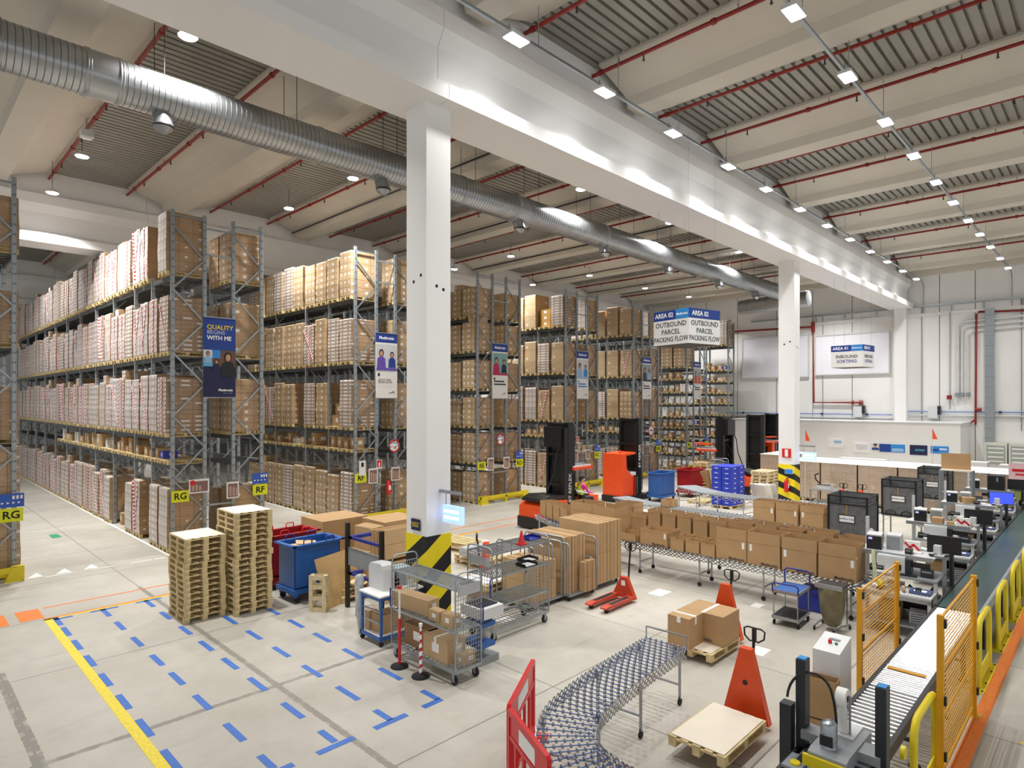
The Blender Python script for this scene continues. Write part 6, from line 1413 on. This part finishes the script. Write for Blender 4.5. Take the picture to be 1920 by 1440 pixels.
# ---------------------------------------------------------------- roller line, belt, machine, fences, hoops (along x)
r = tag(empty('roller_conveyor', (0, 0, 0)), 'straight powered roller conveyor with bright steel rollers leading to the belt', 'conveyor')
x = 7.0; k = 0
while x < 13.25:
    b = MB(); b.cyl((x, 1.79, .79), (x, 2.33, .79), .026 if x > 9.1 else .022, ROLL, 10); b.obj('roller', r); x += .068 if x > 9.1 else .105  # whitish, closer-set rollers farther along stand in for glare
for y in (1.74, 2.33): b = MB(); b.box(6.6, y, .68, 13.3, y+.05, .82, DARK); b.obj('side_rail', r)
for x in (7.4, 8.9, 10.6, 12.2):
    for y in (1.8, 2.32): b = MB(); b.box(x-.03, y-.03, .03, x+.03, y+.03, .68, DARK); b.cyl((x, y, 0), (x, y, .03), .07, BLACK, 12); b.obj('leg', r)
    b = MB(); b.box(x-.02, 1.8, .3, x+.02, 2.32, .34, DARK); b.obj('cross_tie', r)
b = MB(); b.box(9.75, 1.85, .818, 9.81, 2.3, .828, FYEL); b.obj('yellow_stop_bar', r)
r = tag(empty('belt_conveyor', (0, 0, 0)), 'long dark green belt conveyor running away to the right edge', 'conveyor')
b = MB(); b.box(13.32, 1.76, .78, 44, 2.34, .82, BELT); b.obj('belt', r)
for y in (1.70, 2.35): b = MB(); b.box(13.32, y, .66, 44, y+.05, .835, GREYM if y < 2 else DARK); b.obj('side_rail', r)
for i in range(12):
    x = 14+2.4*i; b = MB(); b.box(x, 1.75, 0, x+.06, 1.81, .68, DARK); b.box(x, 2.3, 0, x+.06, 2.36, .68, DARK); b.box(x, 1.8, .3, x+.05, 2.3, .34, DARK); b.obj('leg', r)
# hoop guards
def hoop_fn():
    b = MB(); r_ = .055; y = .0
    b.tube([(-.53, y, 0), (-.53, y, .82), (-.5, y, .95), (-.42, y, 1.03), (-.32, y, 1.05), (.32, y, 1.05), (.42, y, 1.03), (.5, y, .95), (.53, y, .82), (.53, y, 0)], r_*.72, YEL, 12)
    c = MB(); c.box(-.75, -.09, 0, .75, .09, .015, YEL); c.box(-.49, -.01, .05, .49, .01, .28, YEL)
    d = MB()
    for x in (-.68, -.3, .3, .68): d.cyl((x, -.06, .015), (x, -.06, .03), .015, DARK, 6)
    return [('hoop_tube', b), ('base_plate', c), ('bolt', d)]
for i, x in enumerate([8.3, 12.6, 14.75, 16.85, 18.95, 21.05, 23.15]):
    put('hoop', hoop_fn, 'hoop_guard', (x, 1.58, 0), 0, 'yellow tubular hoop guard beside the conveyor, %s from the near end' % ORD[i], 'guard', 'yellow hoop guards')
# amber mesh fences
def fence(x0, x1, y, h, label, z0=.12):
    r = tag(empty('mesh_fence', (x0, y, 0)), label, 'fence'); L = x1-x0
    for x in (0, L):
        b = MB(); b.box(x-.035, -.035, 0, x+.035, .035, h, FYEL); b.box(x-.09, -.09, 0, x+.09, .09, .012, FYEL); p = b.obj('post', r)
        for z in (.35, 1.0, h-.1): q = MB(); q.box(x-.02, -.06, z-.05, x+.03, -.035, z+.05, BLACK); q.obj('clamp', p)
    b = MB(); z = z0
    while z < h-.03: b.box(.04, -.004, z, L-.04, .004, z+.007, FYEL); z += .055
    x = .06
    while x < L-.04: b.box(x-.0025, .004, z0, x+.0025, .008, h-.04, FYEL); x += .10
    b.obj('wire_mesh', r)
    b = MB()
    for z in (z0, .75, 1.32, h-.04): b.box(.03, -.012, z-.012, L-.03, .012, z+.012, FYEL)
    b.obj('mesh_rail', r)
fence(10.2, 12.35, 2.76, 1.72, 'left amber wire-mesh fence beside the control cabinet')
fence(8.7, 11.0, 1.5, 2.0, 'right amber wire-mesh fence standing in front of the rollers')
# carton sealing machine
r = tag(empty('carton_sealer', (7.05, 2.05, 0)), 'grey and yellow carton sealing machine with two black masts, lower right', 'machine')
for y, x, h in ((.42, 0, 1.7), (-.36, -.05, 1.66)): b = MB(); b.box(x-.07, y-.05, 0, x+.07, y+.05, h, DARK); b.box(x-.05, y-.04, h, x+.05, y+.04, h+.008, SKYB); b.obj('mast', r)
b = MB(); b.box(-.18, .48, 0, -.05, .6, 1.22, DARK); b.obj('drive_column', r)
b = MB(); b.box(-.9, -.42, .62, .15, .42, .76, GREYM); b.box(-.9, -.46, .3, .2, -.38, .76, DARK); b.box(-.9, .38, .3, .2, .46, .76, DARK); b.obj('machine_bed', r)
b = MB(); b.prism([(-.5, .86), (.35, .86), (.35, .98), (-.4, 1.0), (-.5, .98)], 'y', -.16, .2, GREYM); b.box(-.12, .18, .88, .1, .4, .97, GREYM); b.box(-.15, -.36, .88, .1, -.14, .97, GREYM); b.box(.0, -.08, .98, .36, .14, 1.0, GREYP); b.obj('sealing_head', r)
b = MB(); b.box(-.53, -.2, .84, -.49, .24, .95, YEL); b.obj('yellow_front_plate', r)
b = MB(); b.lathe([(.1, .97), (.085, 1.0), (.08, 1.05), (.08, 1.22), (.06, 1.25), (.0, 1.255)], STEEL, (-.3, .06, 0), 18); b.box(-.39, .0, 1.03, -.37, .12, 1.13, BLACK); b.obj('motor', r)
b = MB(); b.cyl((.1, .0, 1.36), (.1, .1, 1.36), .1, PAPER, 18); b.cyl((.1, -.004, 1.36), (.1, .104, 1.36), .035, DARK, 12); b.obj('tape_reel', r)
b = MB(); b.box(.08, .0, 1.0, .11, .1, 1.3, PAPER); b.bar((.1, -.02, .97), (.1, -.02, 1.4), .02, .02, GREYM); b.obj('tape_strip', r)
b = MB(); b.tube([(-.12+.12*math.sin(t*.5), .54-.23*(1-math.cos(t)), 1.28+.3*math.sin(t)-(.0 if t < 2.4 else (t-2.4)*.28)) for t in [k*PI/14 for k in range(15)]], .014, BLACK, 8); b.obj('cable_loop', r)
b = MB(); b.box(-.6, .24, .77, -.3, .42, .8, GREYM); b.cyl((-.5, .32, .8), (-.5, .32, .82), .05, YEL, 12); b.box(-.8, -.3, .765, -.55, .3, .78, BLACK); b.obj('side_plate', r)
b = MB(); b.cyl((.42, -.42, .84), (.42, -.46, .84), .07, YEL, 14); b.obj('hand_wheel', r)
# control cabinet, cartons in front of it
r = tag(empty('control_cabinet', (9.15, 2.82, 0)), 'light grey control cabinet with sloping top and push buttons', 'cabinet')
b = MB(); b.prism([(-.25, 0), (.25, 0), (.25, 1.24), (-.25, 1.14)], 'y', -.17, .17, WMETAL); b.obj('cabinet_body', r)
b = MB(); b.cyl((-.02, .02, 1.18), (-.02, .02, 1.23), .025, REDP, 10); b.cyl((-.02, -.06, 1.18), (-.02, -.06, 1.21), .02, mat('green_button', '#3c8a4a', .4), 10); b.box(.06, -.08, 1.2, .12, .06, 1.215, GREYM); b.obj('push_button', r)
oc(8.7, 2.78, .34, .2, .34, .52, 0, 'tall open carton leaning before the grey control cabinet', None, 0, 0, .1); cbox(8.6, 2.62, 8.8, 2.94, 0, .33, 'carton with label under the tall one before the grey cabinet', CARD, 0, True)
# hand cart, sack holder, blue crate
r = tag(empty('hand_cart', (13.0, 4.78, 0), .05), 'small steel hand cart with blue top tray and blue handles', 'cart')
for z, m in ((.16, DARK), (.68, BLUE)): b = MB(); b.box(-.36, -.25, z, .36, .25, z+.02, m); b.box(-.37, -.26, z-.03, .37, -.24, z+.03, STEEL); b.box(-.37, .24, z-.03, .37, .26, z+.03, STEEL); b.box(-.37, -.26, z-.03, -.35, .26, z+.03, STEEL); b.box(.35, -.26, z-.03, .37, .26, z+.03, STEEL); b.obj('tray', r)
for x in (-.35, .35):
    for y in (-.23, .23): b = MB(); b.cyl((x, y, .14), (x, y, .7), .012, STEEL, 8); b.obj('post', r); b = MB(); b.cyl((x*.9, y-.015, .05), (x*.9, y+.015, .05), .05, RUB, 10); b.bar((x*.9, y, .05), (x*.9, y, .14), .02, .03, STEEL); b.obj('caster', r)
for x, h in ((-.37, .85), (.37, 1.0)): b = MB(); b.tube([(x, -.24, .68), (x, -.25, h-.05), (x, -.2, h), (x, .2, h), (x, .25, h-.05), (x, .24, .68)], .016, DBLUE, 8); b.obj('push_handle', r)
r = tag(empty('waste_sack_holder', (13.15, 4.05, 0)), 'olive plastic waste sack in a wheeled steel holder', 'waste sack')
b = MB(); b.lathe([(.1, .08), (.16, .14), (.21, .35), (.24, .6), (.25, .8), (.22, .88)], SACK, n=14); b.obj('sack', r)
b = MB(); b.box(-.22, -.24, .86, .24, .24, .9, DARK); b.box(-.23, -.25, .84, -.2, .25, .92, STEEL); b.bar((.24, .2, .1), (.24, .2, .9), .02, .02, STEEL); b.bar((.24, -.2, .1), (.24, -.2, .9), .02, .02, STEEL); b.bar((.24, -.25, .1), (-.25, -.1, .08), .02, .02, STEEL); b.bar((.24, .25, .1), (-.25, .25, .08), .02, .02, STEEL); b.obj('frame', r)
for x, y in ((-.25, -.1), (-.25, .25), (.24, -.25), (.24, .25)): b = MB(); b.cyl((x, y-.012, .04), (x, y+.012, .04), .04, RUB, 10); b.obj('caster', r)
b = MB(); b.box(-.3, -.3, 0, .3, .25, .4, DBLUE); b.box(-.32, -.32, .38, .32, .27, .42, DBLUE); tag(b.obj('plastic_crate', loc=(14.25, 4.75, .02)), 'dark blue plastic crate under the front conveyor beside the hand cart', 'crate')
# ---------------------------------------------------------------- red folding barrier in the foreground
def barrier(x0, y0, x1, y1, label):
    L = math.hypot(x1-x0, y1-y0); r = tag(empty('folding_barrier', (x0, y0, 0), math.atan2(y1-y0, x1-x0)), label, 'barrier')
    b = MB(); b.prism([(0, .08), (.05, .08), (.05, .98), (L-.05, .98), (L-.05, .08), (L, .08), (L, 1.02), (L-.03, 1.05), (.03, 1.05), (0, 1.02)], 'y', -.025, .025, REDP); b.box(.02, -.02, .72, L-.02, .02, .77, REDP); b.box(.02, -.02, .12, L-.02, .02, .18, REDP); b.obj('outer_frame', r)
    for k in range(1, 5): x = L*k/5; b = MB(); b.box(x-.022, -.018, .15, x+.022, .018, .74, REDP); b.obj('upright_slat', r)
    b = MB(); b.box(.05, -.012, .77, L-.05, .012, .98, REDP); b.box(L*.3, -.016, .79, L*.7, .016, .96, PAPER); b.obj('reflective_panel', r)
    b = MB(); b.box(-.04, -.2, 0, .1, .2, .05, REDP); b.box(L-.1, -.2, 0, L+.04, .2, .05, REDP); b.obj('foot', r)
barrier(6.15, 5.62, 5.0, 4.95, 'red folding plastic barrier, tall far panel at the left of the curved conveyor'); barrier(4.98, 4.92, 4.55, 3.95, 'red folding plastic barrier, near panel with a white patch')
# pale film-wrapped goods between rack rows at the left edge of the printer table, extra loose pallets near the columns
put_pallet('e', 1.2, .8, .13, 25.6, 13.3, 0, .1, 'pallet lying between the far bins and the blue totes', None, PINE)
cbox(18.6, 10.8, 19.0, 11.2, .0, .7, 'small carton standing before the far bins behind the roller track', CARD2)
